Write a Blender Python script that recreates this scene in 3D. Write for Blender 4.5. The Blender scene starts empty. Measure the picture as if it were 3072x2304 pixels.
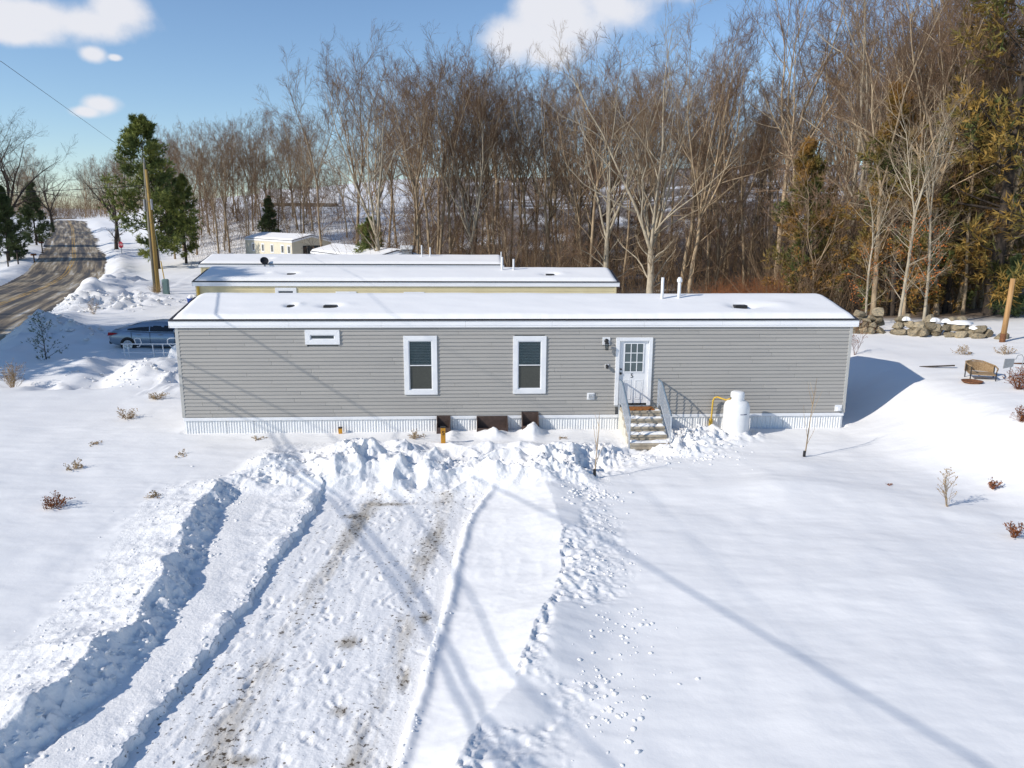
import bpy, bmesh, math, random
import numpy as np
from mathutils import Vector, Matrix
R = math.radians
C = bpy.context.scene.collection
scene = bpy.context.scene

# ------------------------------------------------------------------ camera, sky, sun, exposure
CAM_H, PITCH, ROLL, FPX = 6.311, 0.2101, 0.0057, 2269.2      # focal length in photo pixels (3072 wide)
_F = np.array([0, math.cos(PITCH), -math.sin(PITCH)]); _R0 = np.array([1.0, 0, 0]); _U0 = np.cross(_R0, _F)
_R = math.cos(ROLL)*_R0 + math.sin(ROLL)*_U0; _U = -math.sin(ROLL)*_R0 + math.cos(ROLL)*_U0
cd = bpy.data.cameras.new('camera'); cam = bpy.data.objects.new('camera', cd); C.objects.link(cam)
cd.sensor_width = 36; cd.lens = 36*FPX/3072; cd.clip_start = .1; cd.clip_end = 3000
cam.matrix_world = Matrix(((_R[0], _U[0], -_F[0], 0), (_R[1], _U[1], -_F[1], 0), (_R[2], _U[2], -_F[2], CAM_H), (0, 0, 0, 1)))
scene.camera = cam
SUN_EL, SUN_AZ = R(31.4), R(28)                              # light travels towards (cos az, sin az)
SDIR = np.array([-math.cos(SUN_EL)*math.cos(SUN_AZ), -math.cos(SUN_EL)*math.sin(SUN_AZ), math.sin(SUN_EL)])
sd = bpy.data.lights.new('sun', 'SUN'); sun = bpy.data.objects.new('sun', sd); C.objects.link(sun)
sd.energy = 4.45; sd.angle = R(.5); sd.color = (1, .94, .85); sun.location = (-40, -20, 40)
sun.rotation_euler = Vector(SDIR).to_track_quat('Z', 'Y').to_euler()
scene.view_settings.view_transform = 'Standard'; scene.view_settings.look = 'None'
scene.view_settings.exposure = -.05; scene.view_settings.gamma = 1
scene.cycles.use_denoising = True
scene.cycles.max_bounces = 6; scene.cycles.diffuse_bounces = 3

def px_dir(px, py):
    d = _F + _R*(px-1536)/FPX - _U*(py-1152)/FPX
    return d/np.linalg.norm(d)
def gx(px, Y):                                              # x of a thing seen at photo column px standing at distance Y
    d = px_dir(px, 800); return d[0]/d[1]*Y

world = bpy.data.worlds.new('World'); scene.world = world; world.use_nodes = True
nt = world.node_tree; nt.nodes.clear()
N = nt.nodes.new; K = nt.links.new
out = N('ShaderNodeOutputWorld'); bg = N('ShaderNodeBackground'); bgc = N('ShaderNodeBackground'); mx = N('ShaderNodeMixShader')
sky = N('ShaderNodeTexSky'); sky.sky_type = 'NISHITA'; sky.sun_disc = False
sky.sun_elevation = SUN_EL; sky.sun_rotation = R(242); sky.air_density = 1.0; sky.dust_density = 0; sky.ozone_density = 1.8; sky.altitude = 50
bg.inputs['Strength'].default_value = .135; tint = N('ShaderNodeMix'); tint.data_type = 'RGBA'; tint.blend_type = 'MULTIPLY'; tint.inputs[0].default_value = 1; tint.inputs[7].default_value = (.89, .975, 1.09, 1)
K(sky.outputs[0], tint.inputs[6]); K(tint.outputs[2], bg.inputs[0])
bgc.inputs[0].default_value = (.93, .94, 1, 1); bgc.inputs[1].default_value = .92
tc = N('ShaderNodeTexCoord'); sp = N('ShaderNodeSeparateXYZ'); K(tc.outputs['Generated'], sp.inputs[0])
at2 = N('ShaderNodeMath'); at2.operation = 'ARCTAN2'; K(sp.outputs[0], at2.inputs[0]); K(sp.outputs[1], at2.inputs[1])
asn = N('ShaderNodeMath'); asn.operation = 'ARCSINE'; K(sp.outputs[2], asn.inputs[0])
cv = N('ShaderNodeCombineXYZ'); K(at2.outputs[0], cv.inputs[0]); K(asn.outputs[0], cv.inputs[1])
nz = N('ShaderNodeTexNoise'); nz.inputs['Scale'].default_value = 12; nz.inputs['Detail'].default_value = 7; nz.inputs['Roughness'].default_value = .55
K(tc.outputs['Generated'], nz.inputs['Vector'])
blobs = [(1560, 115, 150, 68), (1690, 60, 170, 120), (1640, 150, 120, 55), (1830, 15, 150, 90), (1960, -60, 200, 60), (90, 50, 190, 62), (250, 70, 160, 48), (350, 30, 75, 55), (20, 95, 150, 30),
         (278, 162, 36, 23), (258, 335, 46, 18), (300, 312, 52, 27), (345, 172, 20, 10), (-700, 120, 300, 90), (3900, 200, 320, 80), (600, -900, 420, 150), (2500, -1100, 500, 160)]
prev = None
for bx_, by_, rx, ry in blobs:
    d = px_dir(bx_, by_); a = math.atan2(d[0], d[1]); e = math.asin(d[2])
    s = N('ShaderNodeVectorMath'); s.operation = 'SUBTRACT'; K(cv.outputs[0], s.inputs[0]); s.inputs[1].default_value = (a, e, 0)
    m = N('ShaderNodeVectorMath'); m.operation = 'MULTIPLY'; K(s.outputs[0], m.inputs[0]); m.inputs[1].default_value = (FPX/rx, FPX/ry, 0)
    l = N('ShaderNodeVectorMath'); l.operation = 'LENGTH'; K(m.outputs[0], l.inputs[0])
    if prev is None: prev = l.outputs['Value']
    else:
        q = N('ShaderNodeMath'); q.operation = 'SMOOTH_MIN'; q.inputs[2].default_value = .35
        K(prev, q.inputs[0]); K(l.outputs['Value'], q.inputs[1]); prev = q.outputs[0]
nm = N('ShaderNodeMath'); nm.operation = 'MULTIPLY_ADD'; K(nz.outputs['Fac'], nm.inputs[0]); nm.inputs[1].default_value = 1.9; nm.inputs[2].default_value = -.95
ad = N('ShaderNodeMath'); ad.operation = 'ADD'; K(prev, ad.inputs[0]); K(nm.outputs[0], ad.inputs[1])
mr = N('ShaderNodeMapRange'); mr.interpolation_type = 'SMOOTHSTEP'; K(ad.outputs[0], mr.inputs[0])
mr.inputs[1].default_value = 1.1; mr.inputs[2].default_value = .35; mr.inputs[3].default_value = 0; mr.inputs[4].default_value = .96
K(mr.outputs[0], mx.inputs[0]); K(bg.outputs[0], mx.inputs[1]); K(bgc.outputs[0], mx.inputs[2]); K(mx.outputs[0], out.inputs[0])

# ------------------------------------------------------------------ materials
def node_mat(name):
    m = bpy.data.materials.new(name); m.use_nodes = True
    b = m.node_tree.nodes['Principled BSDF']
    return m, m.node_tree, b
def mat(name, col, rough=.6, col2=None, scale=6, detail=4, bump=0, bscale=30, metal=0, spec=.3, stretch=None, contrast=(.35, .65), objvar=0):
    m, t, b = node_mat(name); n = t.nodes.new; k = t.links.new
    b.inputs['Roughness'].default_value = rough; b.inputs['Metallic'].default_value = metal
    b.inputs['Specular IOR Level'].default_value = spec
    b.inputs['Base Color'].default_value = (*col, 1)
    tcn = n('ShaderNodeTexCoord'); src = tcn.outputs['Object']
    if stretch:
        mp = n('ShaderNodeMapping'); mp.inputs['Scale'].default_value = stretch; k(src, mp.inputs[0]); src = mp.outputs[0]
    if col2 is not None:
        z = n('ShaderNodeTexNoise'); z.inputs['Scale'].default_value = scale; z.inputs['Detail'].default_value = detail; k(src, z.inputs['Vector'])
        r = n('ShaderNodeMapRange'); r.inputs[1].default_value, r.inputs[2].default_value = contrast; k(z.outputs['Fac'], r.inputs[0])
        x = n('ShaderNodeMix'); x.data_type = 'RGBA'; k(r.outputs[0], x.inputs[0]); x.inputs[6].default_value = (*col, 1); x.inputs[7].default_value = (*col2, 1)
        cout = x.outputs[2]
        if objvar:
            oi = n('ShaderNodeObjectInfo'); hs = n('ShaderNodeHueSaturation'); r2 = n('ShaderNodeMapRange')
            r2.inputs[3].default_value = 1-objvar; r2.inputs[4].default_value = 1+objvar; k(oi.outputs['Random'], r2.inputs[0])
            k(r2.outputs[0], hs.inputs['Value']); k(cout, hs.inputs['Color']); cout = hs.outputs[0]
        k(cout, b.inputs['Base Color'])
    if bump:
        z2 = n('ShaderNodeTexNoise'); z2.inputs['Scale'].default_value = bscale; z2.inputs['Detail'].default_value = 5; k(src, z2.inputs['Vector'])
        bp = n('ShaderNodeBump'); bp.inputs['Strength'].default_value = 1; bp.inputs['Distance'].default_value = bump; k(z2.outputs['Fac'], bp.inputs['Height']); k(bp.outputs[0], b.inputs['Normal'])
    return m

M = {}
M['white'] = mat('white_vinyl', (.80, .80, .80), .45, (.74, .745, .76), 3)
M['fascia'] = mat('fascia_metal', (.86, .86, .86), .4, (.79, .79, .80), 2.2, stretch=(.3, 1, 3))
M['siding'] = mat('grey_siding', (.385, .365, .335), .55, (.345, .33, .306), 1.1, bump=.0012, bscale=60, stretch=(.4, 1, 4), objvar=.025)
M['siding_y'] = mat('cream_siding', (.66, .57, .35), .55, (.61, .52, .31), 1.6)
M['siding_c'] = mat('pale_cream_siding', (.66, .60, .47), .55, (.60, .55, .43), 1.6)
M['siding_g'] = mat('shed_grey', (.34, .35, .36), .55, (.30, .31, .32), 1.6)
M['skirt'] = mat('white_skirting', (.87, .87, .86), .5, (.80, .80, .79), 4, stretch=(3, 1, .5))
M['trim_g'] = mat('grey_corner_trim', (.46, .45, .42), .5, (.42, .41, .385), 3)
M['shingle'] = mat('dark_shingle', (.045, .045, .055), .85, (.02, .02, .025), 30)
M['glass'] = mat('dark_glass', (.025, .035, .045), .06, (.05, .065, .07), 2, spec=.6)
M['blind'] = mat('pale_blind', (.42, .46, .46), .5, (.36, .4, .4), 6)
M['lowglass'] = mat('screened_glass', (.07, .073, .062), .35, (.05, .052, .045), 40, spec=.4)
M['black'] = mat('black_metal', (.02, .02, .022), .4, (.03, .03, .03), 10)
M['brown'] = mat('brown_metal', (.085, .055, .045), .6, (.06, .04, .033), 8)
M['concrete'] = mat('weathered_concrete', (.46, .40, .31), .85, (.32, .27, .205), 5, bump=.006, bscale=25)
M['concrete_l'] = mat('pale_concrete', (.66, .63, .55), .8, (.58, .55, .47), 4)
M['galv'] = mat('galvanised_rail', (.55, .58, .62), .4, (.45, .48, .52), 9, metal=.35)
M['railtop'] = mat('blue_grey_handrail', (.20, .27, .33), .45, (.16, .21, .27), 9, metal=.3)
M['mat_o'] = mat('coir_mat', (.40, .16, .035), .95, (.24, .08, .02), 25, bump=.004, bscale=120)
M['tank'] = mat('tank_paint', (.80, .80, .79), .35, (.75, .75, .745), 3)
M['blue_print'] = mat('blue_print', (.10, .12, .2), .6, (.13, .15, .22), 30)
M['yellow'] = mat('yellow_pipe', (.62, .40, .06), .5, (.52, .33, .05), 8)
M['orange'] = mat('orange_post', (.58, .28, .03), .6, (.5, .23, .025), 9)
M['wood_y'] = mat('new_pole_wood', (.36, .24, .07), .8, (.25, .16, .05), 4, stretch=(6, 6, .3))
M['wood_g'] = mat('old_pole_wood', (.24, .225, .18), .9, (.15, .14, .11), 4, stretch=(6, 6, .3))
M['wood_p'] = mat('cut_post_wood', (.50, .30, .13), .8, (.36, .19, .075), 3, stretch=(5, 5, .3))
M['cable'] = mat('cable_black', (.03, .03, .032), .6, (.04, .04, .04), 9)
M['steel'] = mat('grey_steel', (.35, .36, .37), .5, (.28, .29, .3), 8, metal=.4)
M['greenbox'] = mat('utility_green', (.17, .25, .23), .5, (.14, .205, .19), 6)
M['red'] = mat('sign_red', (.40, .02, .04), .5, (.33, .015, .03), 6)
M['rust'] = mat('rusty_steel', (.23, .10, .045), .85, (.12, .05, .025), 18, bump=.002)
M['rattan'] = mat('weathered_rattan', (.42, .30, .17), .85, (.22, .13, .065), 40, bump=.004, bscale=90)
M['blue'] = mat('blue_plastic', (.03, .09, .36), .5, (.03, .075, .3), 5)
M['stone'] = mat('field_stone', (.36, .285, .18), .9, (.17, .15, .11), 3.5, bump=.02, bscale=9, objvar=.35)
M['bark'] = mat('grey_bark', (.47, .36, .23), .9, (.25, .18, .115), 5, stretch=(1, 1, .25), bump=.02, bscale=14, objvar=.25)
M['bark_l'] = mat('pale_beech_bark', (.45, .385, .285), .9, (.28, .235, .17), 4, stretch=(1, 1, .4), bump=.01, bscale=14, objvar=.12)
M['bark_d'] = mat('dark_bark', (.085, .065, .05), .95, (.045, .036, .03), 6, stretch=(1, 1, .3))
M['twig'] = mat('brown_twigs', (.225, .14, .082), .9, (.14, .088, .056), .35, objvar=.22)
M['twig_l'] = mat('tan_twigs', (.38, .29, .185), .9, (.27, .195, .125), .5, objvar=.1)
M['brush'] = mat('brown_brush', (.26, .175, .10), .95, (.145, .095, .058), .6)
M['brush_r'] = mat('russet_brush', (.33, .135, .055), .95, (.21, .085, .035), .8)
M['needle'] = mat('pine_needles', (.25, .27, .065), .7, (.095, .13, .04), .5, contrast=(.4, .6))
M['needle_d'] = mat('dark_needles', (.12, .15, .055), .75, (.055, .085, .036), .5)
M['cedar'] = mat('winter_cedar', (.31, .165, .04), .8, (.09, .105, .03), .42, detail=3, contrast=(.40, .58))
M['cedar_g'] = mat('olive_cedar', (.31, .19, .045), .8, (.095, .115, .035), .35, detail=3, contrast=(.42, .6))
M['leaf_o'] = mat('orange_leaves', (.55, .18, .035), .7, (.42, .11, .02), 3)
M['dry'] = mat('dry_plant', (.42, .31, .18), .9, (.27, .175, .09), 9)
M['dry_r'] = mat('russet_plant', (.26, .085, .025), .9, (.14, .05, .018), 9)
M['tyre'] = mat('tyre_rubber', (.015, .015, .016), .85, (.022, .022, .022), 9)
M['rim'] = mat('alloy_rim', (.6, .61, .62), .3, (.5, .51, .52), 9, metal=.8)
M['car'] = mat('silver_blue_paint', (.30, .36, .43), .3, (.27, .33, .40), 1.5, metal=.55, spec=.5)
M['carglass'] = mat('tinted_glass', (.008, .010, .014), .08, (.012, .014, .018), 3, spec=.5)
M['tail'] = mat('tail_light', (.35, .01, .02), .2, (.28, .008, .015), 6)
M['wallbrown'] = mat('brown_clapboard', (.36, .30, .24), .8, (.29, .24, .19), 2)

def snow_mat(name, base=(.89, .875, .855), bump=.012, bscale=14, dirt=False):
    m, t, b = node_mat(name); n = t.nodes.new; k = t.links.new
    b.inputs['Roughness'].default_value = .55; b.inputs['Specular IOR Level'].default_value = .25
    g = n('ShaderNodeNewGeometry'); pos = g.outputs['Position']
    z = n('ShaderNodeTexNoise'); z.inputs['Scale'].default_value = .6; z.inputs['Detail'].default_value = 5; k(pos, z.inputs['Vector'])
    x = n('ShaderNodeMix'); x.data_type = 'RGBA'; k(z.outputs['Fac'], x.inputs[0]); x.inputs[6].default_value = (*base, 1); x.inputs[7].default_value = (*[c*.965 for c in base], 1)
    cout = x.outputs[2]
    if dirt:
        a = n('ShaderNodeAttribute'); a.attribute_name = 'dirt'
        z3 = n('ShaderNodeTexNoise'); z3.inputs['Scale'].default_value = 5; z3.inputs['Detail'].default_value = 9; z3.inputs['Roughness'].default_value = .75
        mp3 = n('ShaderNodeMapping'); mp3.inputs['Scale'].default_value = (1.6, .32, 1); mp3.inputs['Rotation'].default_value = (0, 0, .05); k(pos, mp3.inputs[0]); k(mp3.outputs[0], z3.inputs['Vector'])
        mu = n('ShaderNodeMath'); mu.operation = 'ADD'; k(a.outputs['Fac'], mu.inputs[0]); k(z3.outputs['Fac'], mu.inputs[1])
        r = n('ShaderNodeMapRange'); r.inputs[1].default_value = .78; r.inputs[2].default_value = 1.2; r.inputs[4].default_value = .75; k(mu.outputs[0], r.inputs[0])
        x2 = n('ShaderNodeMix'); x2.data_type = 'RGBA'; k(r.outputs[0], x2.inputs[0]); k(cout, x2.inputs[6]); x2.inputs[7].default_value = (.34, .29, .215, 1)
        # small dark grit showing through the packed snow
        z4 = n('ShaderNodeTexNoise'); z4.inputs['Scale'].default_value = 13; z4.inputs['Detail'].default_value = 4; z4.inputs['Roughness'].default_value = .65; k(pos, z4.inputs['Vector'])
        mu2 = n('ShaderNodeMath'); mu2.operation = 'MULTIPLY_ADD'; k(a.outputs['Fac'], mu2.inputs[0]); mu2.inputs[1].default_value = .16; k(z4.outputs['Fac'], mu2.inputs[2])
        r4 = n('ShaderNodeMapRange'); r4.inputs[1].default_value = .645; r4.inputs[2].default_value = .71; k(mu2.outputs[0], r4.inputs[0])
        x3 = n('ShaderNodeMix'); x3.data_type = 'RGBA'; k(r4.outputs[0], x3.inputs[0]); k(x2.outputs[2], x3.inputs[6]); x3.inputs[7].default_value = (.10, .075, .05, 1)
        cout = x3.outputs[2]
    al = n('ShaderNodeAttribute'); al.attribute_name = 'litter'
    xl = n('ShaderNodeMix'); xl.data_type = 'RGBA'; k(al.outputs['Fac'], xl.inputs[0]); k(cout, xl.inputs[6])
    zl = n('ShaderNodeTexNoise'); zl.inputs['Scale'].default_value = 2.5; zl.inputs['Detail'].default_value = 6; k(pos, zl.inputs['Vector'])
    xx = n('ShaderNodeMix'); xx.data_type = 'RGBA'; k(zl.outputs['Fac'], xx.inputs[0]); xx.inputs[6].default_value = (.06, .04, .025, 1); xx.inputs[7].default_value = (.21, .14, .085, 1)
    k(xx.outputs[2], xl.inputs[7]); k(xl.outputs[2], b.inputs['Base Color'])
    z2 = n('ShaderNodeTexNoise'); z2.inputs['Scale'].default_value = bscale; z2.inputs['Detail'].default_value = 6; z2.inputs['Roughness'].default_value = .6; k(pos, z2.inputs['Vector'])
    bp = n('ShaderNodeBump'); bp.inputs['Strength'].default_value = 1; bp.inputs['Distance'].default_value = bump; k(z2.outputs['Fac'], bp.inputs['Height']); k(bp.outputs[0], b.inputs['Normal'])
    return m
M['snow'] = snow_mat('field_snow', bump=.006, bscale=7)
M['snow_rough'] = snow_mat('broken_snow', bump=.022, bscale=13)
M['snow_pack'] = snow_mat('packed_snow', bump=.014, bscale=16, dirt=True)
M['snow_roof'] = snow_mat('roof_snow', bump=.006, bscale=4)

def road_mat():
    m, t, b = node_mat('salted_asphalt'); n = t.nodes.new; k = t.links.new
    b.inputs['Roughness'].default_value = .7
    uv = n('ShaderNodeUVMap'); uv.uv_map = 'UVMap'
    mp = n('ShaderNodeMapping'); mp.inputs['Scale'].default_value = (1.0, .045, 1); k(uv.outputs[0], mp.inputs[0])
    z = n('ShaderNodeTexNoise'); z.inputs['Scale'].default_value = 1.3; z.inputs['Detail'].default_value = 7; z.inputs['Roughness'].default_value = .65; k(mp.outputs[0], z.inputs['Vector'])
    r = n('ShaderNodeValToRGB'); e = r.color_ramp.elements
    e[0].position = .43; e[0].color = (.07, .062, .055, 1); e[1].position = .70; e[1].color = (.74, .72, .68, 1)
    q = e.new(.49); q.color = (.17, .13, .085, 1); q = e.new(.57); q.color = (.36, .29, .19, 1)
    k(z.outputs['Fac'], r.inputs[0])
    s = n('ShaderNodeSeparateXYZ'); k(uv.outputs[0], s.inputs[0])
    def band(c, w):
        a = n('ShaderNodeMath'); a.operation = 'SUBTRACT'; k(s.outputs[0], a.inputs[0]); a.inputs[1].default_value = c
        a2 = n('ShaderNodeMath'); a2.operation = 'ABSOLUTE'; k(a.outputs[0], a2.inputs[0])
        a3 = n('ShaderNodeMath'); a3.operation = 'LESS_THAN'; k(a2.outputs[0], a3.inputs[0]); a3.inputs[1].default_value = w
        return a3.outputs[0]
    ad_ = n('ShaderNodeMath'); ad_.operation = 'MAXIMUM'; k(band(-.16, .09), ad_.inputs[0]); k(band(.16, .09), ad_.inputs[1])
    z2 = n('ShaderNodeTexNoise'); z2.inputs['Scale'].default_value = 1.2; k(uv.outputs[0], z2.inputs['Vector'])
    wr = n('ShaderNodeMapRange'); wr.inputs[1].default_value = .35; wr.inputs[2].default_value = .6; k(z2.outputs['Fac'], wr.inputs[0])
    mu = n('ShaderNodeMath'); mu.operation = 'MULTIPLY'; k(ad_.outputs[0], mu.inputs[0]); k(wr.outputs[0], mu.inputs[1])
    x = n('ShaderNodeMix'); x.data_type = 'RGBA'; k(mu.outputs[0], x.inputs[0]); k(r.outputs[0], x.inputs[6]); x.inputs[7].default_value = (.50, .29, .05, 1)
    k(x.outputs[2], b.inputs['Base Color'])
    return m
M['road'] = road_mat()

# ------------------------------------------------------------------ mesh helpers
def np_mesh(name, V, F, smooth=False):
    """V (n,3); F list of (m,k) int arrays"""
    me = bpy.data.meshes.new(name); V = np.asarray(V, np.float32)
    if not isinstance(F, list): F = [F]
    F = [np.asarray(f, np.int32) for f in F if len(f)]
    me.vertices.add(len(V)); me.vertices.foreach_set('co', V.ravel())
    nl = sum(f.size for f in F); npol = sum(len(f) for f in F)
    me.loops.add(nl); me.polygons.add(npol)
    me.loops.foreach_set('vertex_index', np.concatenate([f.ravel() for f in F]))
    tot = np.concatenate([np.full(len(f), f.shape[1], np.int32) for f in F]); st = np.concatenate([[0], np.cumsum(tot)[:-1]]).astype(np.int32)
    me.polygons.foreach_set('loop_start', st); me.polygons.foreach_set('loop_total', tot)
    if smooth: me.polygons.foreach_set('use_smooth', np.ones(npol, bool))
    me.update(calc_edges=True)
    return me
def add_obj(name, me, parent=None, m=None, loc=None):
    o = bpy.data.objects.new(name, me); C.objects.link(o)
    if parent is not None: o.parent = parent
    if m is not None and me is not None and len(me.materials) == 0: me.materials.append(M[m] if isinstance(m, str) else m)
    if loc is not None: o.location = loc
    return o
def tag(o, label=None, cat=None, group=None, kind=None):
    if label: o['label'] = label
    if cat: o['category'] = cat
    if group: o['group'] = group
    if kind: o['kind'] = kind
    return o
def thing(name, label, cat, loc=(0, 0, 0), rz=0, group=None):
    o = bpy.data.objects.new(name, None); C.objects.link(o); o.location = loc; o.rotation_euler = (0, 0, rz); o.empty_display_size = .3
    return tag(o, label, cat, group)
class MB:
    def __init__(s): s.V = []; s.F = []
    def poly(s, pts, faces):
        o = len(s.V); s.V += [tuple(p) for p in pts]; s.F += [tuple(i+o for i in f) for f in faces]; return s
    def box(s, x0, x1, y0, y1, z0, z1):
        return s.poly([(x0, y0, z0), (x1, y0, z0), (x1, y1, z0), (x0, y1, z0), (x0, y0, z1), (x1, y0, z1), (x1, y1, z1), (x0, y1, z1)],
                      [(3, 2, 1, 0), (4, 5, 6, 7), (0, 1, 5, 4), (1, 2, 6, 5), (2, 3, 7, 6), (3, 0, 4, 7)])
    def prism(s, prof, axis, a, b):
        """prof: 2D polygon; extruded along axis from a to b"""
        n = len(prof); mk = {'x': lambda p, t: (t, p[0], p[1]), 'y': lambda p, t: (p[0], t, p[1]), 'z': lambda p, t: (p[0], p[1], t)}[axis]
        pts = [mk(p, a) for p in prof]+[mk(p, b) for p in prof]
        return s.poly(pts, [tuple(range(n))[::-1], tuple(range(n, 2*n))]+[(i, (i+1) % n, n+(i+1) % n, n+i) for i in range(n)])
    def tube(s, pts, r, k=8, cap=True):
        pts = [Vector(p) for p in pts]; n = len(pts); rr = r if isinstance(r, (list, tuple)) else [r]*n
        o = len(s.V); prevu = None
        for i, p in enumerate(pts):
            t = (pts[min(i+1, n-1)]-pts[max(i-1, 0)]).normalized()
            u = t.orthogonal().normalized() if prevu is None else (prevu-t*prevu.dot(t)).normalized()
            prevu = u; v = t.cross(u)
            for j in range(k):
                a = 2*math.pi*j/k; s.V.append(tuple(p+(u*math.cos(a)+v*math.sin(a))*rr[i]))
        for i in range(n-1):
            for j in range(k):
                s.F.append((o+i*k+j, o+i*k+(j+1) % k, o+(i+1)*k+(j+1) % k, o+(i+1)*k+j))
        if cap: s.F.append(tuple(o+j for j in range(k))[::-1]); s.F.append(tuple(o+(n-1)*k+j for j in range(k)))
        return s
    def lathe(s, prof, c=(0, 0, 0), k=24):
        o = len(s.V)
        for r, z in prof:
            for j in range(k):
                a = 2*math.pi*j/k; s.V.append((c[0]+r*math.cos(a), c[1]+r*math.sin(a), c[2]+z))
        for i in range(len(prof)-1):
            for j in range(k): s.F.append((o+i*k+j, o+i*k+(j+1) % k, o+(i+1)*k+(j+1) % k, o+(i+1)*k+j))
        s.F.append(tuple(o+j for j in range(k))[::-1]); s.F.append(tuple(o+(len(prof)-1)*k+j for j in range(k)))
        return s
    def mesh(s, name, smooth=False):
        me = bpy.data.meshes.new(name); me.from_pydata(s.V, [], s.F)
        if smooth: me.polygons.foreach_set('use_smooth', np.ones(len(me.polygons), bool))
        me.update(); return me
    def build(s, name, m, parent=None, smooth=False, loc=None, bevel=0):
        o = add_obj(name, s.mesh(name, smooth), parent, m, loc)
        if bevel:
            b = o.modifiers.new('bevel', 'BEVEL'); b.width = bevel; b.segments = 2; b.limit_method = 'ANGLE'; b.angle_limit = R(50)
        return o
def copy_tree(o, parent=None):
    c = o.copy(); C.objects.link(c)
    if parent is not None: c.parent = parent
    for ch in list(o.children): copy_tree(ch, c)
    return c
def text_mesh(s, size, depth=.004):
    cu = bpy.data.curves.new('lettering', 'FONT'); cu.body = s; cu.size = size; cu.extrude = depth; cu.align_x = 'CENTER'; cu.align_y = 'CENTER'
    o = bpy.data.objects.new('lettering', cu); C.objects.link(o); bpy.context.view_layer.update()
    dg = bpy.context.evaluated_depsgraph_get(); me = bpy.data.meshes.new_from_object(o.evaluated_get(dg)); bpy.data.objects.remove(o); bpy.data.curves.remove(cu)
    me.transform(Matrix.Rotation(R(90), 4, 'X')); return me

# ------------------------------------------------------------------ noise
_rs = np.random.RandomState(7); _PT = _rs.rand(512, 512).astype(np.float32)
def vnoise(x, y):
    xi = np.floor(x).astype(int); yi = np.floor(y).astype(int); fx = x-xi; fy = y-yi
    fx = fx*fx*fx*(fx*(fx*6-15)+10); fy = fy*fy*fy*(fy*(fy*6-15)+10)
    a = _PT[xi & 511, yi & 511]; b = _PT[(xi+1) & 511, yi & 511]; c = _PT[xi & 511, (yi+1) & 511]; d = _PT[(xi+1) & 511, (yi+1) & 511]
    return (a*(1-fx)+b*fx)*(1-fy)+(c*(1-fx)+d*fx)*fy
def fbm(x, y, o=4, g=.5):
    s = 0; a = 1; t = 0; c, sn = math.cos(.6), math.sin(.6)
    for i in range(o):
        s = s+a*(vnoise(x+17.3*i, y+9.1*i)-.5); t += a; a *= g; x, y = (x*c-y*sn)*2.03, (x*sn+y*c)*2.03
    return s/t*2
def lumps(x, y, o=3):                                   # billowy lumps with sharp creases between them
    s = 0; a = 1; t = 0
    for i in range(o):
        s = s+a*(1-2*np.abs(vnoise(x+31.7*i, y+5.3*i)-.5)*2); t += a; a *= .55; x, y = (x*.8-y*.6)*2.1, (x*.6+y*.8)*2.1
    return s/t
def sst(a, b, x):
    t = np.clip((x-a)/(b-a), 0, 1); return t*t*(3-2*t)

# ------------------------------------------------------------------ terrain
RC = np.array([(-6.5, -22), (-15.5, 0), (-24, 20), (-32.4, 41.5), (-38.4, 56), (-44.6, 72), (-50.5, 86), (-59, 103), (-93, 163), (-109, 190), (-140, 240), (-175, 300)], float)
def road_x(y): return np.interp(y, RC[:, 1], RC[:, 0])
def road_z(y): return np.interp(y, [-50, 78, 90, 105, 155, 190, 230, 300, 420], [0, 0, .4, 1.5, 4.2, 6.0, 6.9, 7.4, 8])
YAW = .0552; HX, HY, HL, HW = .294, 22.639, 20.41, 4.4
def home_uv(x, y):
    dx, dy = x-HX, y-HY; c, s = math.cos(YAW), math.sin(YAW); return dx*c+dy*s, -dx*s+dy*c
def home_pt(u, v): c, s = math.cos(YAW), math.sin(YAW); return HX+c*u-s*v, HY+s*u+c*v
LY = [7, 8.1, 8.6, 9.8, 11.36, 12.65, 14.35, 16.8, 18.6]; LX = [-4.85, -4.8, -4.8, -4.7, -4.6, -4.57, -4.56, -4.62, -4.73]
RY = [7, 8, 8.5, 9.5, 10.7, 12.2, 14.3, 16, 17.8]; RX = [-1.46, -1.41, -1.37, -1.32, -1.25, -1.17, -1.11, -.98, -.52]
FY = [7, 8, 8.9, 10, 11.5, 13.5, 16.2, 17.6, 19.2]; FX = [-5.8, -5.75, -5.68, -5.6, -5.63, -5.9, -6.5, -6.55, -6.2]
CY = [7, 7.4, 8.2, 9.3, 10.8, 13, 15.3, 17.4, 18.5]; CX = [-.7, -.63, -.45, .05, .48, .95, 1.05, .84, .8]
def terrain_low(x, y):
    """broad ground without the small snow relief"""
    s = (x-10.2)-np.maximum(0, 20-y)*.42
    s = s+.35*fbm(x*.25+11, y*.22, 2)*sst(17, 23, 40-y+x*0)
    bank = sum(np.interp(s+o_, [0, .45, .95, 1.6, 2.2, 2.9, 3.6, 6, 12, 30, 80], [0, .05, .15, .36, .68, 1.08, 1.29, 1.45, 1.75, 2.6, 5]) for o_ in np.linspace(-.6, .6, 9))/9
    bank = bank*(1-.75*sst(34, 60, y)*(1-sst(14, 40, x)))*(.25+.75*sst(4, 20, y))
    dr = np.abs(x-road_x(y))
    hill = 9.0*sst(74, 150, y)+11*sst(140, 300, y)*sst(-140, -20, x)+3*sst(150, 320, y)
    w = sst(6, 34, dr)
    z = road_z(y)*(1-w)+hill*w
    return z+bank
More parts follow.
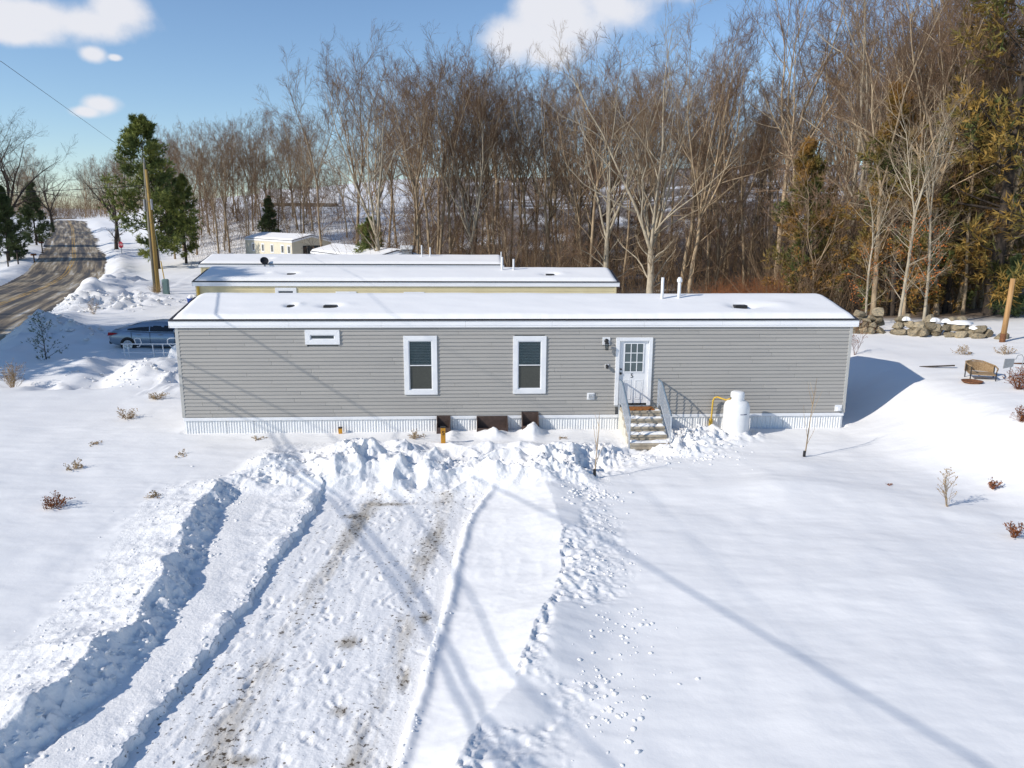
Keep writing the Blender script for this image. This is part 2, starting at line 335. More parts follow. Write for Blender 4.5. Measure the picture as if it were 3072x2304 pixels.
def terrain(x, y):
    z = terrain_low(x, y)
    dr = x-road_x(y); ad_ = np.abs(dr); hw = 4.3
    z = z+.10*fbm(x*.16, y*.16, 4)+.035*fbm(x*.7+3, y*.5, 3)*1.0
    # wind drift ripples on the open field
    z = z+.022*fbm(x*.9, y*2.4+8, 4)
    for (ax, ay, r1, r2, h_) in ((6.6, 17.6, 1.6, .8, .13), (8.6, 16.6, 1.4, .9, .10), (7.6, 19.3, .8, .6, .08), (4.2, 16.5, 1.2, .8, -.06), (6, 12.5, 2.2, 1.4, .07), (-10.5, 13, 2.2, 1.4, .08)):
        z = z+h_*np.exp(-((x-ax)/r1)**2-((y-ay)/r2)**2)
    # --- driveway cross-section
    near = (y < 30) & (x > -16) & (x < 14)
    xl = np.interp(y, LY, LX)+.13*fbm(x*0+1.5, y*1.7, 3)+.10*fbm(x*.5+7, y*5, 3); xr = np.interp(y, RY, RX)+.05*fbm(x*0+3.1, y*2.6, 3)
    xf = np.interp(y, FY, FX)+.22*fbm(x*0+5, y*1.3, 4); xc = xf-.5-.12*fbm(x*0+9, y*1.2, 3); rc = np.maximum(np.interp(y, CY, CX)+.1*fbm(x*0+2, y*1.3, 3), xr+.85)
    front = 1-sst(17.2, 18.4, y)
    fl = z
    L = lumps(x*2.6, y*2.6, 3); L2 = lumps(x*6.5+5, y*6.5, 2); Fn = fbm(x*3.1, y*3.1, 4)
    # left berm: mound left of crest falling to the field
    mound = (.24+.16*fbm(x*.5, y*.8, 2))*np.clip(1-(xc-x)/1.7, 0, 1)**1.3
    zmnd = fl+mound+(.05*(L-.45)+.02*(L2-.5))*np.clip(1-(xc-x)/2.2, 0, 1)
    t = np.clip((x-xc)/np.maximum(xf-xc, .15), 0, 1)
    crestz = fl+.24+.16*fbm(x*.5, y*.8, 2)
    face = crestz*(1-t)+(-.14)*t+(.07*(L-.45)+.075*(L2-.5)+.05*Fn)*np.clip(4*t*(1-t)+.3, 0, 1)
    terr = -.13+.03*fbm(x*1.2, y*1.2, 3)+.035*(L-.5)*sst(0, .7, x-xf-.3)
    lip = .09*np.clip(fbm(x*1.3+4, y*1.6, 3)+.15, 0, 1)*np.exp(-((x-xl+.16)/.16)**2)
    drv = -.25+.014*fbm(x*2, y*2, 4)+.006*fbm(x*9, y*5, 3)+.016*fbm(x*5+3, y*.7, 3)
    rterr = -.16+.07*np.exp(-((x-xr-.1)/.09)**2)+.02*fbm(x*1.5, y*1.5, 3)
    tr = np.clip((x-xr)/np.maximum(rc-xr, .3), 0, 1)
    rcz = fl+.17+.1*fbm(x*.4+4, y*1.1, 2)
    rmnd = rterr*(1-tr**1.4)+rcz*tr**1.4+.012*(L-.5)
    rout = fl+(rcz-fl)*(1-sst(-.15, 1.35, x-rc))+(.065*(L-.5)+.055*(L2-.5)+.03*Fn)*np.clip(1-(x-rc)/1.5, 0, 1)*sst(.22, .5, vnoise(x*.9+3, y*.9))
    zz = np.where(x < xc, zmnd, np.where(x < xf, face, np.where(x < xl, terr+lip, np.where(x < xr, drv, np.where(x < rc, rmnd, rout)))))
    zz = np.where((x < xl) & (x > xl-.05), zz, zz)
    z = np.where(near, z*(1-front)+zz*front, z)
    # --- plough pile at the end of the drive
    px_ = sst(-7.3, -5.8, x)*(1-sst(1.2, 2.6, x)); yf = 17.25+.35*fbm(x*.8, x*0+3, 3)+.25*sst(-.6, 1.2, x)
    py_ = sst(yf, yf+.9, y)*(1-sst(19.7, 21.4, y))
    hgt = .42+.30*fbm(x*.55+2, y*.5, 2)
    pile = px_*py_*(hgt+.36*(lumps(x*.85, y*.95, 2)-.45)+.17*fbm(x*1.6, y*1.6, 3)+.06*(L-.45)+.03*(L2-.5))
    z = np.where(near, z+np.maximum(pile, -.1), z)
    # trodden path from the steps to the pile, mounds beside the steps
    for (ax, ay, r_, h_, ru) in ((5.35, 21.6, .85, .34, .16), (4.9, 20.7, .5, .18, .1), (2.55, 20.4, .6, .22, .1), (6.2, 22.25, .5, .18, .05), (6.75, 21.9, .45, .16, .05), (7.25, 22.2, .4, .14, .06), (2.0, 19.3, .42, -.30, .05), (1.2, 18.75, .4, -.22, .06), (-1.6, 19.0, .4, -.2, .05), (-4.2, 18.9, .5, .22, .08)):
        g = np.exp(-(((x-ax)/r_)**2+((y-ay)/r_)**2)); z = np.where(near, z+g*(h_+ru*2*(L-.5)+.07*(L2-.5)), z)
    pt = np.clip(((x-1.2)*2.6+(y-18.6)*2.3)/(2.6**2+2.3**2), 0, 1); dpath = np.hypot(x-(1.2+2.6*pt), y-(18.6+2.3*pt))
    z = np.where(near, z+np.exp(-(dpath/.75)**2)*(-.10+.13*(L-.5)+.07*(L2-.5)), z)
    # drifts against the skirting
    u, v = home_uv(x, y)
    for (u0, w_, h_) in ((-.95, .45, .34), (.25, .30, .40), (-2.1, .22, .18)):
        z = np.where(near, z+h_*(.75+.7*fbm(x*2.2+u0, y*2.2, 3))*np.exp(-((u-u0-.08*fbm(x*0+u0, y*3, 2))/w_)**2*1.3)*np.exp(-((v+.55)/.5)**2), z)
    z = np.where(near & (v > -1.0) & (v < .6) & (u > -10.3) & (u < 10.0), np.minimum(z, .02+.5*np.exp(-((v+.4)/.6)**2)), z)
    z = np.where(near & (v > -.1) & (v < .6) & (np.abs(u) < 10.3), np.minimum(z, .0+.02*fbm(x, y, 2)), z)
    # trampled track on the left and shovelled snow around the railing
    for (ax, ay, bx2, by2, wd, hh) in ((-22, 28.6, -16.5, 29.0, .9, -.14), (-16.5, 29.2, -17.6, 33.6, .55, -.35)):
        tt = np.clip(((x-ax)*(bx2-ax)+(y-ay)*(by2-ay))/((bx2-ax)**2+(by2-ay)**2), 0, 1); dd = np.hypot(x-ax-tt*(bx2-ax), y-ay-tt*(by2-ay))
        z = z+np.exp(-(dd/wd)**2)*(hh+.28*(lumps(x*1.7, y*1.7, 2)-.45))
    for (ax, ay, r_, h_) in ((-15.2, 31.6, 2.0, .55), (-18.9, 32.8, 1.5, .4), (-13, 29.6, 1.8, .18)):
        z = z+np.exp(-(((x-ax)/r_)**2+((y-ay)/r_)**2))*(h_+.25*(lumps(x*1.5, y*1.5, 3)-.5))
    # --- road cut and ploughed banks
    cut = 1-sst(hw-.2, hw+.5, ad_)
    z = z*(1-cut)+(road_z(y)-.3)*cut
    bankh = (.55+.5*fbm(x*.12, y*.12, 2)+.35*(lumps(x*.7, y*.7, 3)-.4))*np.exp(-((dr-6.3)/1.3)**2)*(1-.7*np.exp(-((y-52.5)/2.2)**2))
    z = z+np.maximum(bankh, 0)*sst(30, 40, y)+.45*np.exp(-((dr+6.3)/1.5)**2)*(1+.6*fbm(x*.4, y*.4, 2))
    for (ax, ay, r_, h_) in ((-30.2, 55.5, 3.0, .9), (-28.0, 58.5, 2.6, .5), (-33.0, 62.5, 3.6, .8), (-38.5, 74, 5, .9), (-25.8, 41.8, 3.0, .5), (-23.0, 40.6, 2.2, .5), (-27, 85, 7, .6)):
        z = z+np.exp(-(((x-ax)/r_)**2+((y-ay)/(r_*.8))**2))*(h_+.5*h_*(lumps(x*.9, y*.9, 3)-.5)*2)*sst(hw+.2, hw+1.5, ad_)
    return z
def tz(x, y): return float(terrain(np.array([x], float), np.array([y], float))[0])

def axis(segs):
    o = []
    for a, b, d in segs:
        n = max(1, int(round((b-a)/d))); o += list(np.linspace(a, b, n, endpoint=False))
    return o
gxs = np.array([-900, -600, -420, -300, -220]+axis([(-170, -110, 5), (-110, -60, 1.6), (-60, -46, .6), (-46, -14, .26), (-14, -7.6, .06), (-7.6, 3, .031), (3, 14, .06), (14, 26, .2), (26, 60, 1.2), (60, 130, 6)])+[130, 180, 260, 400, 600, 900.])
gys = np.array([-120, -60, -30, -15]+axis([(-8, 5, .8), (5, 7, .15), (7, 12.5, .035), (12.5, 22.8, .05), (22.8, 27, .12), (27, 66, .24), (66, 110, .9), (110, 200, 2.5), (200, 330, 9)])+[330, 420, 600, 900, 1500.])
GX, GY = np.meshgrid(gxs, gys); GZ = terrain(GX.ravel(), GY.ravel()).reshape(GX.shape)
# boot prints pressed into the packed drive
rs = np.random.RandomState(3)
for i in range(300):
    y0 = 7.6+9.8*rs.rand()**1.25; x0 = np.interp(y0, LY, LX)+.25+(np.interp(y0, RY, RX)-np.interp(y0, LY, LX)-.4)*rs.rand(); a = rs.normal(1.45, .5)
    ix = np.searchsorted(gxs, [x0-.3, x0+.3]); iy = np.searchsorted(gys, [y0-.3, y0+.3])
    X = GX[iy[0]:iy[1], ix[0]:ix[1]]-x0; Y = GY[iy[0]:iy[1], ix[0]:ix[1]]-y0
    p = X*math.cos(a)+Y*math.sin(a); q = -X*math.sin(a)+Y*math.cos(a)
    k2 = .75+.4*rs.rand(); d = np.sqrt((p/(.145*k2))**2+(q/(.05*k2))**2)
    GZ[iy[0]:iy[1], ix[0]:ix[1]] += (-.016*(1-sst(.7, 1.1, d))+.006*np.exp(-((d-1.3)/.25)**2))*(.4+.8*rs.rand())
nx, ny = len(gxs), len(gys)
# vertex normals of the whole sheet so that split pieces shade without seams
dzx = np.gradient(GZ, gxs, axis=1); dzy = np.gradient(GZ, gys, axis=0)
NRM = np.stack([-dzx, -dzy, np.ones_like(GZ)], -1); NRM /= np.linalg.norm(NRM, axis=-1, keepdims=True)
VV = np.stack([GX, GY, GZ], -1).reshape(-1, 3); NN = NRM.reshape(-1, 3)
ii = np.arange(ny*nx).reshape(ny, nx); Q = np.stack([ii[:-1, :-1], ii[:-1, 1:], ii[1:, 1:], ii[1:, :-1]], -1).reshape(-1, 4)
cx = VV[Q].mean(1); fx_, fy_ = cx[:, 0], cx[:, 1]
xlF = np.interp(fy_, LY, LX); xrF = np.interp(fy_, RY, RX); xfF = np.interp(fy_, FY, FX); rcF = np.interp(fy_, CY, CX)
drive = (fy_ > 5) & (fy_ < 17.6) & (fx_ > xlF) & (fx_ < xrF)
berm_l = (fy_ > 5) & (fy_ < 17.6) & (fx_ > xfF-1.9) & (fx_ <= xlF)
berm_r = (fy_ > 5) & (fy_ < 17.6) & (fx_ >= xrF) & (fx_ < rcF+1.3)
pileF = (fy_ >= 17.6) & (fy_ < 21.3) & (fx_ > -7.0) & (fx_ < 2.5)
# dirt on the drive: two wheel tracks and worn patches
dx1 = VV[:, 0]-np.interp(VV[:, 1], [7, 12, 17], [-3.75, -3.55, -3.35]); dx2 = VV[:, 0]-np.interp(VV[:, 1], [7, 12, 17], [-2.0, -1.75, -1.6])
dirt = .40*np.exp(-(dx1/.24)**2)*(.35+.9*vnoise(VV[:, 0]*2+3, VV[:, 1]*.5))+.44*np.exp(-(dx2/.26)**2)*(.35+.9*vnoise(VV[:, 0]*2, VV[:, 1]*.55+4))+.20*fbm(VV[:, 0]*.8, VV[:, 1]*.8, 3)+.15
for (px2, py2, r1, r2) in ((-1.55, 9.9, .10, .35), (-2.35, 9.2, .16, .16), (-1.42, 11.7, .12, .2), (-3.3, 8.2, .25, .12), (-2.6, 10.9, .2, .2), (-3.6, 16.2, .3, .12), (-2.9, 17.0, .5, .12)):
    dirt += .55*np.exp(-((VV[:, 0]-px2)/r1)**2-((VV[:, 1]-py2)/r2)**2)
litter = sst(35.5, 39, VV[:, 1]-.35*np.maximum(0, 24-VV[:, 0]))*sst(13.5, 17, VV[:, 0])*(1-sst(90, 130, VV[:, 1]))*.95
litter = np.maximum(litter, .9*sst(60, 66, VV[:, 1])*sst(-.17, -.07, VV[:, 0]/np.maximum(VV[:, 1], 1))*(1-sst(330, 400, VV[:, 1]))*sst(.10, .35, vnoise(VV[:, 0]*.3, VV[:, 1]*.3)))
def ground_piece(name, mask, m):
    q = Q[mask]; ids = np.unique(q); rem = np.full(len(VV), -1, np.int32); rem[ids] = np.arange(len(ids))
    me = np_mesh(name, VV[ids], rem[q], True); me.materials.append(M[m])
    for an, arr in (('dirt', dirt), ('litter', litter)):
        a = me.attributes.new(an, 'FLOAT', 'POINT'); a.data.foreach_set('value', arr[ids].astype(np.float32))
    me.normals_split_custom_set_from_vertices(NN[ids].tolist()) if len(ids) < 400000 else None
    o = add_obj(name, me); o['kind'] = 'structure'; return o
ground_piece('driveway', drive, 'snow_pack')
ground_piece('snow_bank', berm_l & ~drive, 'snow_rough'); ground_piece('snow_bank', berm_r, 'snow'); ground_piece('snow_bank', pileF, 'snow_rough')
ground_piece('snow_ground', ~(drive | berm_l | berm_r | pileF), 'snow')

# road sheet
yy = np.concatenate([np.arange(-20, 70, 1.5), np.arange(70, 300, 3)]); rv = []; ruv = []; rf = []
cols = np.linspace(-4.45, 4.45, 9)
for i, y in enumerate(yy):
    dx = (road_x(y+1)-road_x(y-1))/2; n = math.hypot(1, dx); x = float(road_x(y))
    wd = np.interp(y, [0, 60, 110, 200], [1, 1, .92, .88])
    for c in cols:
        X = x+c*wd/n
        rv.append((X, y-dx*c*wd/n, float(road_z(y))+.03*(1-(c/4.45)**2))); ruv.append((c, y*n))
nc = len(cols)
rf = [(i*nc+j, i*nc+j+1, (i+1)*nc+j+1, (i+1)*nc+j) for i in range(len(yy)-1) for j in range(nc-1)]
me = np_mesh('road', rv, np.array(rf), True); uvl = me.uv_layers.new(name='UVMap')
uvl.data.foreach_set('uv', np.array(ruv, np.float32)[np.array(rf).ravel()].ravel()); o = add_obj('road', me, None, 'road'); o['kind'] = 'structure'

# loose snow clods thrown out by the plough
def clods(name, zones, seed):
    r = np.random.RandomState(seed); ph = (1+5**.5)/2
    ico = np.array([(-1, ph, 0), (1, ph, 0), (-1, -ph, 0), (1, -ph, 0), (0, -1, ph), (0, 1, ph), (0, -1, -ph), (0, 1, -ph), (ph, 0, -1), (ph, 0, 1), (-ph, 0, -1), (-ph, 0, 1)])/1.9
    fc = np.array([(0, 11, 5), (0, 5, 1), (0, 1, 7), (0, 7, 10), (0, 10, 11), (1, 5, 9), (5, 11, 4), (11, 10, 2), (10, 7, 6), (7, 1, 8), (3, 9, 4), (3, 4, 2), (3, 2, 6), (3, 6, 8), (3, 8, 9), (4, 9, 5), (2, 4, 11), (6, 2, 10), (8, 6, 7), (9, 8, 1)])
    V = []; F = []
    for fn, n, smin, smax in zones:
        pts = np.array([fn(r) for _ in range(n)]); z = terrain(pts[:, 0], pts[:, 1]); s = smin+(smax-smin)*r.rand(n)**2.6
        for i in range(n):
            v = ico*(1+.5*(r.rand(12, 1)-.5))*s[i]*np.array([1.0+.5*r.rand(), .8+.5*r.rand(), .55])
            a = r.rand()*6.28; v = v@np.array([[math.cos(a), -math.sin(a), 0], [math.sin(a), math.cos(a), 0], [0, 0, 1]])
            F.append(fc+12*len(V)); V.append(v+np.array([pts[i, 0], pts[i, 1], z[i]+s[i]*.05]))
    me = np_mesh(name, np.concatenate(V), np.concatenate(F), True); o = add_obj(name, me, None, 'snow_rough')
    return o
def along(fx, fy, off, w): return lambda r: (lambda y: (np.interp(y, fy, fx)+off+w*r.randn(), y))(7.5+10*r.rand())
def patch(x, y, a, b): return lambda r: (x+a*r.randn(), y+b*r.randn())
co = clods('snow_clods', [(along(FX, FY, -.25, .22), 520, .01, .05), (along(FX, FY, -1.1, .45), 320, .01, .035), (patch(1.75, 11, .34, .6), 110, .006, .036), (patch(1.25, 9.1, .36, .5), 120, .006, .042), (patch(1.8, 13.1, .3, .45), 80, .006, .036), (patch(2.0, 15.2, .3, .5), 80, .006, .036), (patch(1.9, 17.0, .4, .3), 130, .015, .06),
     (patch(5.3, 21.4, .55, .35), 240, .015, .07), (patch(4.6, 20.1, .9, .35), 160, .015, .06), (patch(-2.2, 19.4, 2.2, .6), 330, .012, .055), (patch(-5.6, 18.8, .6, .6), 120, .02, .08), (along(LX, LY, -.12, .09), 160, .012, .04), (along(RX, RY, .06, .06), 130, .01, .03), (patch(-14.5, 30.5, 1.6, .9), 160, .03, .1), (patch(-30, 55.5, 1.8, 1.6), 180, .05, .2), (patch(-25, 41.3, 2, 1.0), 160, .05, .18), (patch(-27, 61, 2.5, 1.2), 150, .05, .15)], 5)
tag(co, 'loose white snow clods scattered along the ploughed banks', 'snow', kind='stuff')

# ------------------------------------------------------------------ mobile homes
OVV = .07                                               # eave overhang at front and back
ZS, ZT, FH, OV, RISE = .52, 3.24, .25, .17, .46         # siding bottom, fascia bottom, fascia height, eave overhang, roof rise
def plank_mesh(length, h, proud=.029):
    return MB().prism([(0, h), (-.005, h), (-proud, .006), (-proud+.003, .0), (0, .0)], 'x', 0, length).mesh('plank')
def lap_siding(mb, x0, x1, z0, z1, h, y=0, proud=.02):     # joined courses facing -y
    n = max(1, int(round((z1-z0)/h))); h = (z1-z0)/n
    for i in range(n):
        mb.prism([(y, z0+h*(i+1)), (y-.005, z0+h*(i+1)), (y-proud, z0+h*i+.004), (y, z0+h*i)], 'x', x0, x1)
def roof_z(v, W, rise=RISE): return ZT+FH+rise*(1-np.abs(v-W/2)/(W/2+OVV))
def roof_snow(home, L, W, name, label, thk=.13, dents=(), seed=0, res=(260, 34), m='snow_roof', rise=RISE, inset=.13):
    u = np.linspace(-L/2-OV+inset, L/2+OV-inset, res[0]); v = np.linspace(-OVV+.01, W+OVV-.01, res[1]); U, Vv = np.meshgrid(u, v)
    rz = roof_z(Vv, W, rise)
    ridge = ZT+FH+rise-.5*np.sqrt((Vv-W/2)**2*(rise/(W/2+OVV))**2*4+.10**2)*1.0+.02      # rounded ridge
    top = np.minimum(rz, ridge)+thk*(1+.22*fbm(U*.5+seed, Vv*1.2, 3))
    e = np.minimum.reduce([(Vv+OVV-.01)/.12, (W+OVV-.01-Vv)/.12]); e2 = np.minimum((U-u[0])/.22, (u[-1]-U)/.22)
    fall = np.sqrt(np.clip(e+.35*fbm(U*2.2+seed, Vv*0, 2), 0, 1))*np.sqrt(np.clip(e2+.12*fbm(U*0, Vv*3, 2), 0, 1)); fall[0, :] = fall[-1, :] = 0; fall[:, 0] = fall[:, -1] = 0
    z = rz+(top-rz)*fall+.004
    for (du, dv, r1, r2, dp, rim) in dents:
        g = ((U-du)/r1)**2+((Vv-dv)/r2)**2
        z = z-dp*np.exp(-g)+rim*np.exp(-(((U-du-r1*1.5)/r1)**2+((Vv-dv)/r2)**2))
    z = np.maximum(z, rz+.004)
    ii = np.arange(z.size).reshape(z.shape); F = np.stack([ii[:-1, :-1], ii[:-1, 1:], ii[1:, 1:], ii[1:, :-1]], -1).reshape(-1, 4)
    o = add_obj(name, np_mesh(name, np.stack([U, Vv, z], -1).reshape(-1, 3), F, True), None, m)
    o.location = home.location; o.rotation_euler = home.rotation_euler
    tag(o, label, 'snow'); return o
def window(parent, u0, u1, z0, z1, tw=.15, double=True, y=-.022, blind=True, name='window'):
    """casing boards around a recessed sash; u0..z1 is the outside of the casing"""
    w = add_obj(name, MB().box(u0+tw-.01, u1-tw+.01, y+.03, y+.05, z0+tw-.01, z1-tw+.01).mesh('window_back'), parent, 'black')
    d = y-.035
    for pr in ([(u0, z1), (u1, z1), (u1-tw, z1-tw), (u0+tw, z1-tw)], [(u0, z0), (u0+tw, z0+tw), (u1-tw, z0+tw), (u1, z0)], [(u0, z0+.001), (u0, z1-.001), (u0+tw, z1-tw), (u0+tw, z0+tw)], [(u1, z0+.001), (u1-tw, z0+tw), (u1-tw, z1-tw), (u1, z1-.001)]):
        MB().prism([(a, b) for a, b in pr], 'y', d, y+.03).build('casing', 'white', w, bevel=.006)
    a0, a1, b0, b1 = u0+tw, u1-tw, z0+tw, z1-tw
    def sash(z0_, z1_, yy, g):
        s = MB(); t = .026
        s.box(a0, a0+t, yy, yy+.02, z0_, z1_).box(a1-t, a1, yy, yy+.02, z0_, z1_).box(a0+t, a1-t, yy, yy+.02, z0_, z0_+t).box(a0+t, a1-t, yy, yy+.02, z1_-t, z1_)
        s.build('sash', 'white', w); return MB().box(a0+t, a1-t, yy+.009, yy+.013, z0_+t, z1_-t).build('pane', g, w)
    if double:
        zm = (b0+b1)/2
        sash(zm-.015, b1, y-.018, 'upglass'); sash(b0, zm+.01, y+.004, 'lowglass')
        if blind:
            bl = MB(); n = 30
            for i in range(n):
                z = b0+.03+(b1-b0-.06)*i/n; bl.poly([(a0+.03, y+.0145, z+.026), (a1-.03, y+.0145, z+.026), (a1-.03, y+.028, z), (a0+.03, y+.028, z)], [(0, 1, 2, 3)])
            bl.build('blind', 'blind', w)
    else: sash(b0, b1, y-.005, 'glass')
    return w
def glassy(name, tint, alpha):
    m, t, b = node_mat(name); n = t.nodes.new; k = t.links.new
    b.inputs['Base Color'].default_value = (*tint, 1); b.inputs['Roughness'].default_value = .05; b.inputs['Alpha'].default_value = alpha; b.inputs['Specular IOR Level'].default_value = .8
    z = n('ShaderNodeTexNoise'); z.inputs['Scale'].default_value = 1.4; bp = n('ShaderNodeBump'); bp.inputs['Distance'].default_value = .01; k(z.outputs['Fac'], bp.inputs['Height']); k(bp.outputs[0], b.inputs['Normal'])
    return m
M['upglass'] = glassy('clear_dark_glass', (.02, .055, .07), .42)
def home_shell(root, L, W, sid, fasc='fascia', skirt='skirt', back_lap=True, front_lap=True, rise=RISE, gable_lap=True, zb=-.25):
    wall = MB().box(-L/2, L/2, .055, W, ZS-.02, ZT+.02).build('wall', sid, root)
    for (a, y0) in ((1, W),):
        pass
    if back_lap:
        s = MB(); lap_siding(s, -L/2, L/2, ZS, ZT, .113)
        if front_lap:
            o = s.build('siding', sid, wall); o['kind'] = 'stuff'
        b = s.build('siding', sid, wall); b['kind'] = 'stuff'; b.rotation_euler = (0, 0, math.pi); b.location = (0, W, 0)
    if gable_lap:
        for sg in (-1, 1):
            s = MB(); lap_siding(s, -W/2, W/2, ZS, ZT, .113); o = s.build('siding', sid, wall); o['kind'] = 'stuff'
            o.rotation_euler = (0, 0, sg*math.pi/2); o.location = (sg*L/2, W/2, 0)
    r = MB()
    zt = ZT+FH
    prof = [(-OVV, zt-.02), (W/2, zt+rise-.02), (W+OVV, zt-.02), (W+OVV, zt-.055), (W/2, zt+rise-.075), (-OVV, zt-.055)]
    roof = r.prism(prof, 'x', -L/2-OV, L/2+OV).build('roof', 'shingle', root)
    for sg in (-1, 1):
        MB().prism([(0, ZT), (W, ZT), (W, zt), (W/2, zt+rise-.09), (0, zt)], 'x', sg*(L/2-.04), sg*(L/2+.012)).build('gable', sid, root)
        MB().prism([(-OVV, zt-.058), (W/2, zt+rise-.08), (W+OVV, zt-.058), (W+OVV, zt-.25), (W/2, zt+rise-.27), (-OVV, zt-.25)], 'x', sg*(L/2+OV-.03), sg*(L/2+OV+.004)).build('rake_board', fasc, root)
    MB().box(-L/2-OV+.04, L/2+OV-.04, -OVV+.03, -.03, ZT+.005, ZT+.02).build('soffit', 'white', root)
    MB().box(-L/2-OV+.04, L/2+OV-.04, W, W+OVV-.03, ZT+.005, ZT+.02).build('soffit', 'white', root)
    MB().box(-L/2-OV, L/2+OV, W+OVV-.03, W+OVV, ZT, zt-.06).build('fascia', fasc, root)
    return wall, roof
# ---- the grey home in front
h1 = thing('mobile_home', 'long grey mobile home with horizontal siding, white door and number 5', 'mobile home', (HX, HY, 0), YAW)
wall, roof = home_shell(h1, HL, HW, 'siding', front_lap=False)
opens = [(-3.56+.05, -2.56-.05, 1.18+.05, 2.99-.05), (-.27+.05, .74-.05, 1.19+.05, 2.97-.05), (-6.46+.05, -5.44-.05, 2.73+.05, 3.17-.05), (2.87+.04, 4.0-.04, .5, 2.92-.04)]
rr = random.Random(4); nrow = 24; ph = (ZT-ZS)/nrow; pcache = {}
for i in range(nrow):
    z = ZS+ph*i; cuts = [(-HL/2+.07, HL/2-.07)]
    for (a, b, c, d) in opens:
        if z+ph > c and z < d:
            nc_ = []
            for (s, e) in cuts:
                if b <= s or a >= e: nc_.append((s, e)); continue
                if a > s: nc_.append((s, a))
                if b < e: nc_.append((b, e))
            cuts = nc_
    off = rr.uniform(0, 3.66)+(1.8 if (i//2) % 2 else 0)
    for (s, e) in cuts:
        seams = [x for x in [(-HL/2-3.66+off)+3.66*j for j in range(9)] if s+.25 < x < e-.25]
        xs = [s]+seams+[e]
        for a, b in zip(xs[:-1], xs[1:]):
            a2 = a+(.005 if a in seams else 0); ln = round(b-a2, 3)
            if ln not in pcache: pcache[ln] = plank_mesh(ln, ph)
            add_obj('siding_plank', pcache[ln], wall, 'siding', (a2, rr.uniform(-.0015, .0005), z))
for sg in (-1, 1):
    MB().box(*sorted((sg*(HL/2-.075), sg*(HL/2+.026))), -.028, .07, ZS-.015, ZT).build('corner_trim', 'trim_g', h1, bevel=.008)
# fascia in lengths with joints
xs = [-HL/2-OV, -6.9, -4.2, -1.7, .9, 3.7, 6.1, 7.9, HL/2+OV]
for a, b in zip(xs[:-1], xs[1:]):
    MB().prism([(-OVV-.004, ZT+FH-.062), (-OVV+.03, ZT+FH-.062), (-OVV+.03, ZT), (-OVV, ZT), (-OVV, ZT+.045), (-OVV-.012, ZT+.06)], 'x', a+.002, b-.002).build('fascia', 'fascia', h1)
MB().box(-HL/2-OV, HL/2+OV, -OVV-.02, -OVV+.02, ZT+FH-.06, ZT+FH-.045).build('drip_edge', 'steel', h1)
# skirting: white top rail, corrugated panels, dark backing
MB().box(-HL/2, HL/2, -.024, .02, ZS-.115, ZS-.016).build('skirt_rail', 'white', h1, bevel=.006)
def rib_panel(w):
    n = max(2, int(round(w/.085))); p = w/n; prof = []
    for i in range(n):
        a = i*p; prof += [(a, .008), (a+p*.16, .008), (a+p*.26, -.008), (a+p*.54, -.008), (a+p*.64, .008), (a+p*.76, .008), (a+p*.80, .003), (a+p*.87, .003), (a+p*.91, .008)]
    prof.append((w, .008)); m_ = len(prof)
    return MB().poly([(x, y, -.35) for x, y in prof]+[(x, y, ZS-.1) for x, y in prof], [(i, i+1, m_+i+1, m_+i) for i in range(m_-1)]).mesh('skirt_panel')
pm = rib_panel(.405); npan = int((HL-.06)/.41)
skb = MB().box(-HL/2+.03, HL/2-.03, .05, .07, -.35, ZS-.05).build('skirt_backing', 'skirt', h1)
for i in range(npan+1):
    a = -HL/2+.03+i*.41
    w_ = pm if a+.405 < HL/2-.03 else rib_panel(max(.1, HL/2-.03-a))
    add_obj('skirt_panel', w_, h1, 'skirt', (a, .018+rr.uniform(-.006, .004), 0)).rotation_euler = (0, rr.uniform(-.006, .006), 0)
for sg in (-1, 1): MB().box(*sorted((sg*(HL/2-.01), sg*(HL/2-.03))), .03, HW-.03, -.35, ZS-.02).build('skirt_end', 'skirt', h1)
MB().box(-HL/2+.03, HL/2-.03, HW-.05, HW-.03, -.35, ZS-.02).build('skirt_back', 'skirt', h1)
# windows
window(h1, -3.56, -2.56, 1.18, 2.99); window(h1, -.27, .74, 1.19, 2.97); window(h1, -6.46, -5.44, 2.73, 3.17, tw=.15, double=False)
# door
dr_ = add_obj('door', MB().box(2.99, 3.88, .010, .035, .86, 2.83).mesh('door_slab'), h1, 'white')
for pr in ([(2.87, 2.92), (4.0, 2.92), (3.885, 2.815), (2.985, 2.815)], [(2.87, .80), (2.87, 2.919), (2.985, 2.815), (2.985, .80)], [(4.0, .80), (3.885, .80), (3.885, 2.815), (4.0, 2.919)]):
    MB().prism(pr, 'y', -.06, .03).build('door_casing', 'white', dr_, bevel=.006)
MB().box(2.9, 3.97, -.09, .03, .76, .80).build('threshold', 'steel', dr_)
MB().box(2.985, 3.885, .0, .012, .80, .86).build('door_sweep', 'black', dr_)
d0, d1, e0, e1 = 3.16, 3.72, 1.86, 2.72
fr = MB(); fr.box(d0-.035, d0, -.008, .01, e0-.035, e1+.035).box(d1, d1+.035, -.008, .01, e0-.035, e1+.035).box(d0, d1, -.008, .01, e1, e1+.035).box(d0, d1, -.008, .01, e0-.035, e0)
fr.build('light_frame', 'white', dr_)
M['doorglass'] = mat('door_glass', (.10, .13, .135), .12, (.075, .10, .105), 3, spec=.5)
for i in range(3):
    for j in range(3):
        w_, h_ = (d1-d0)/3, (e1-e0)/3; MB().box(d0+i*w_+.006, d0+(i+1)*w_-.006, .002, .006, e0+j*h_+.006, e0+(j+1)*h_-.006).build('pane', 'doorglass', dr_)
mu_ = MB()
for i in (1, 2): mu_.box(d0+i*(d1-d0)/3-.012, d0+i*(d1-d0)/3+.012, -.005, .008, e0, e1)
mu_.build('muntin', 'white', dr_)
mu_ = MB()
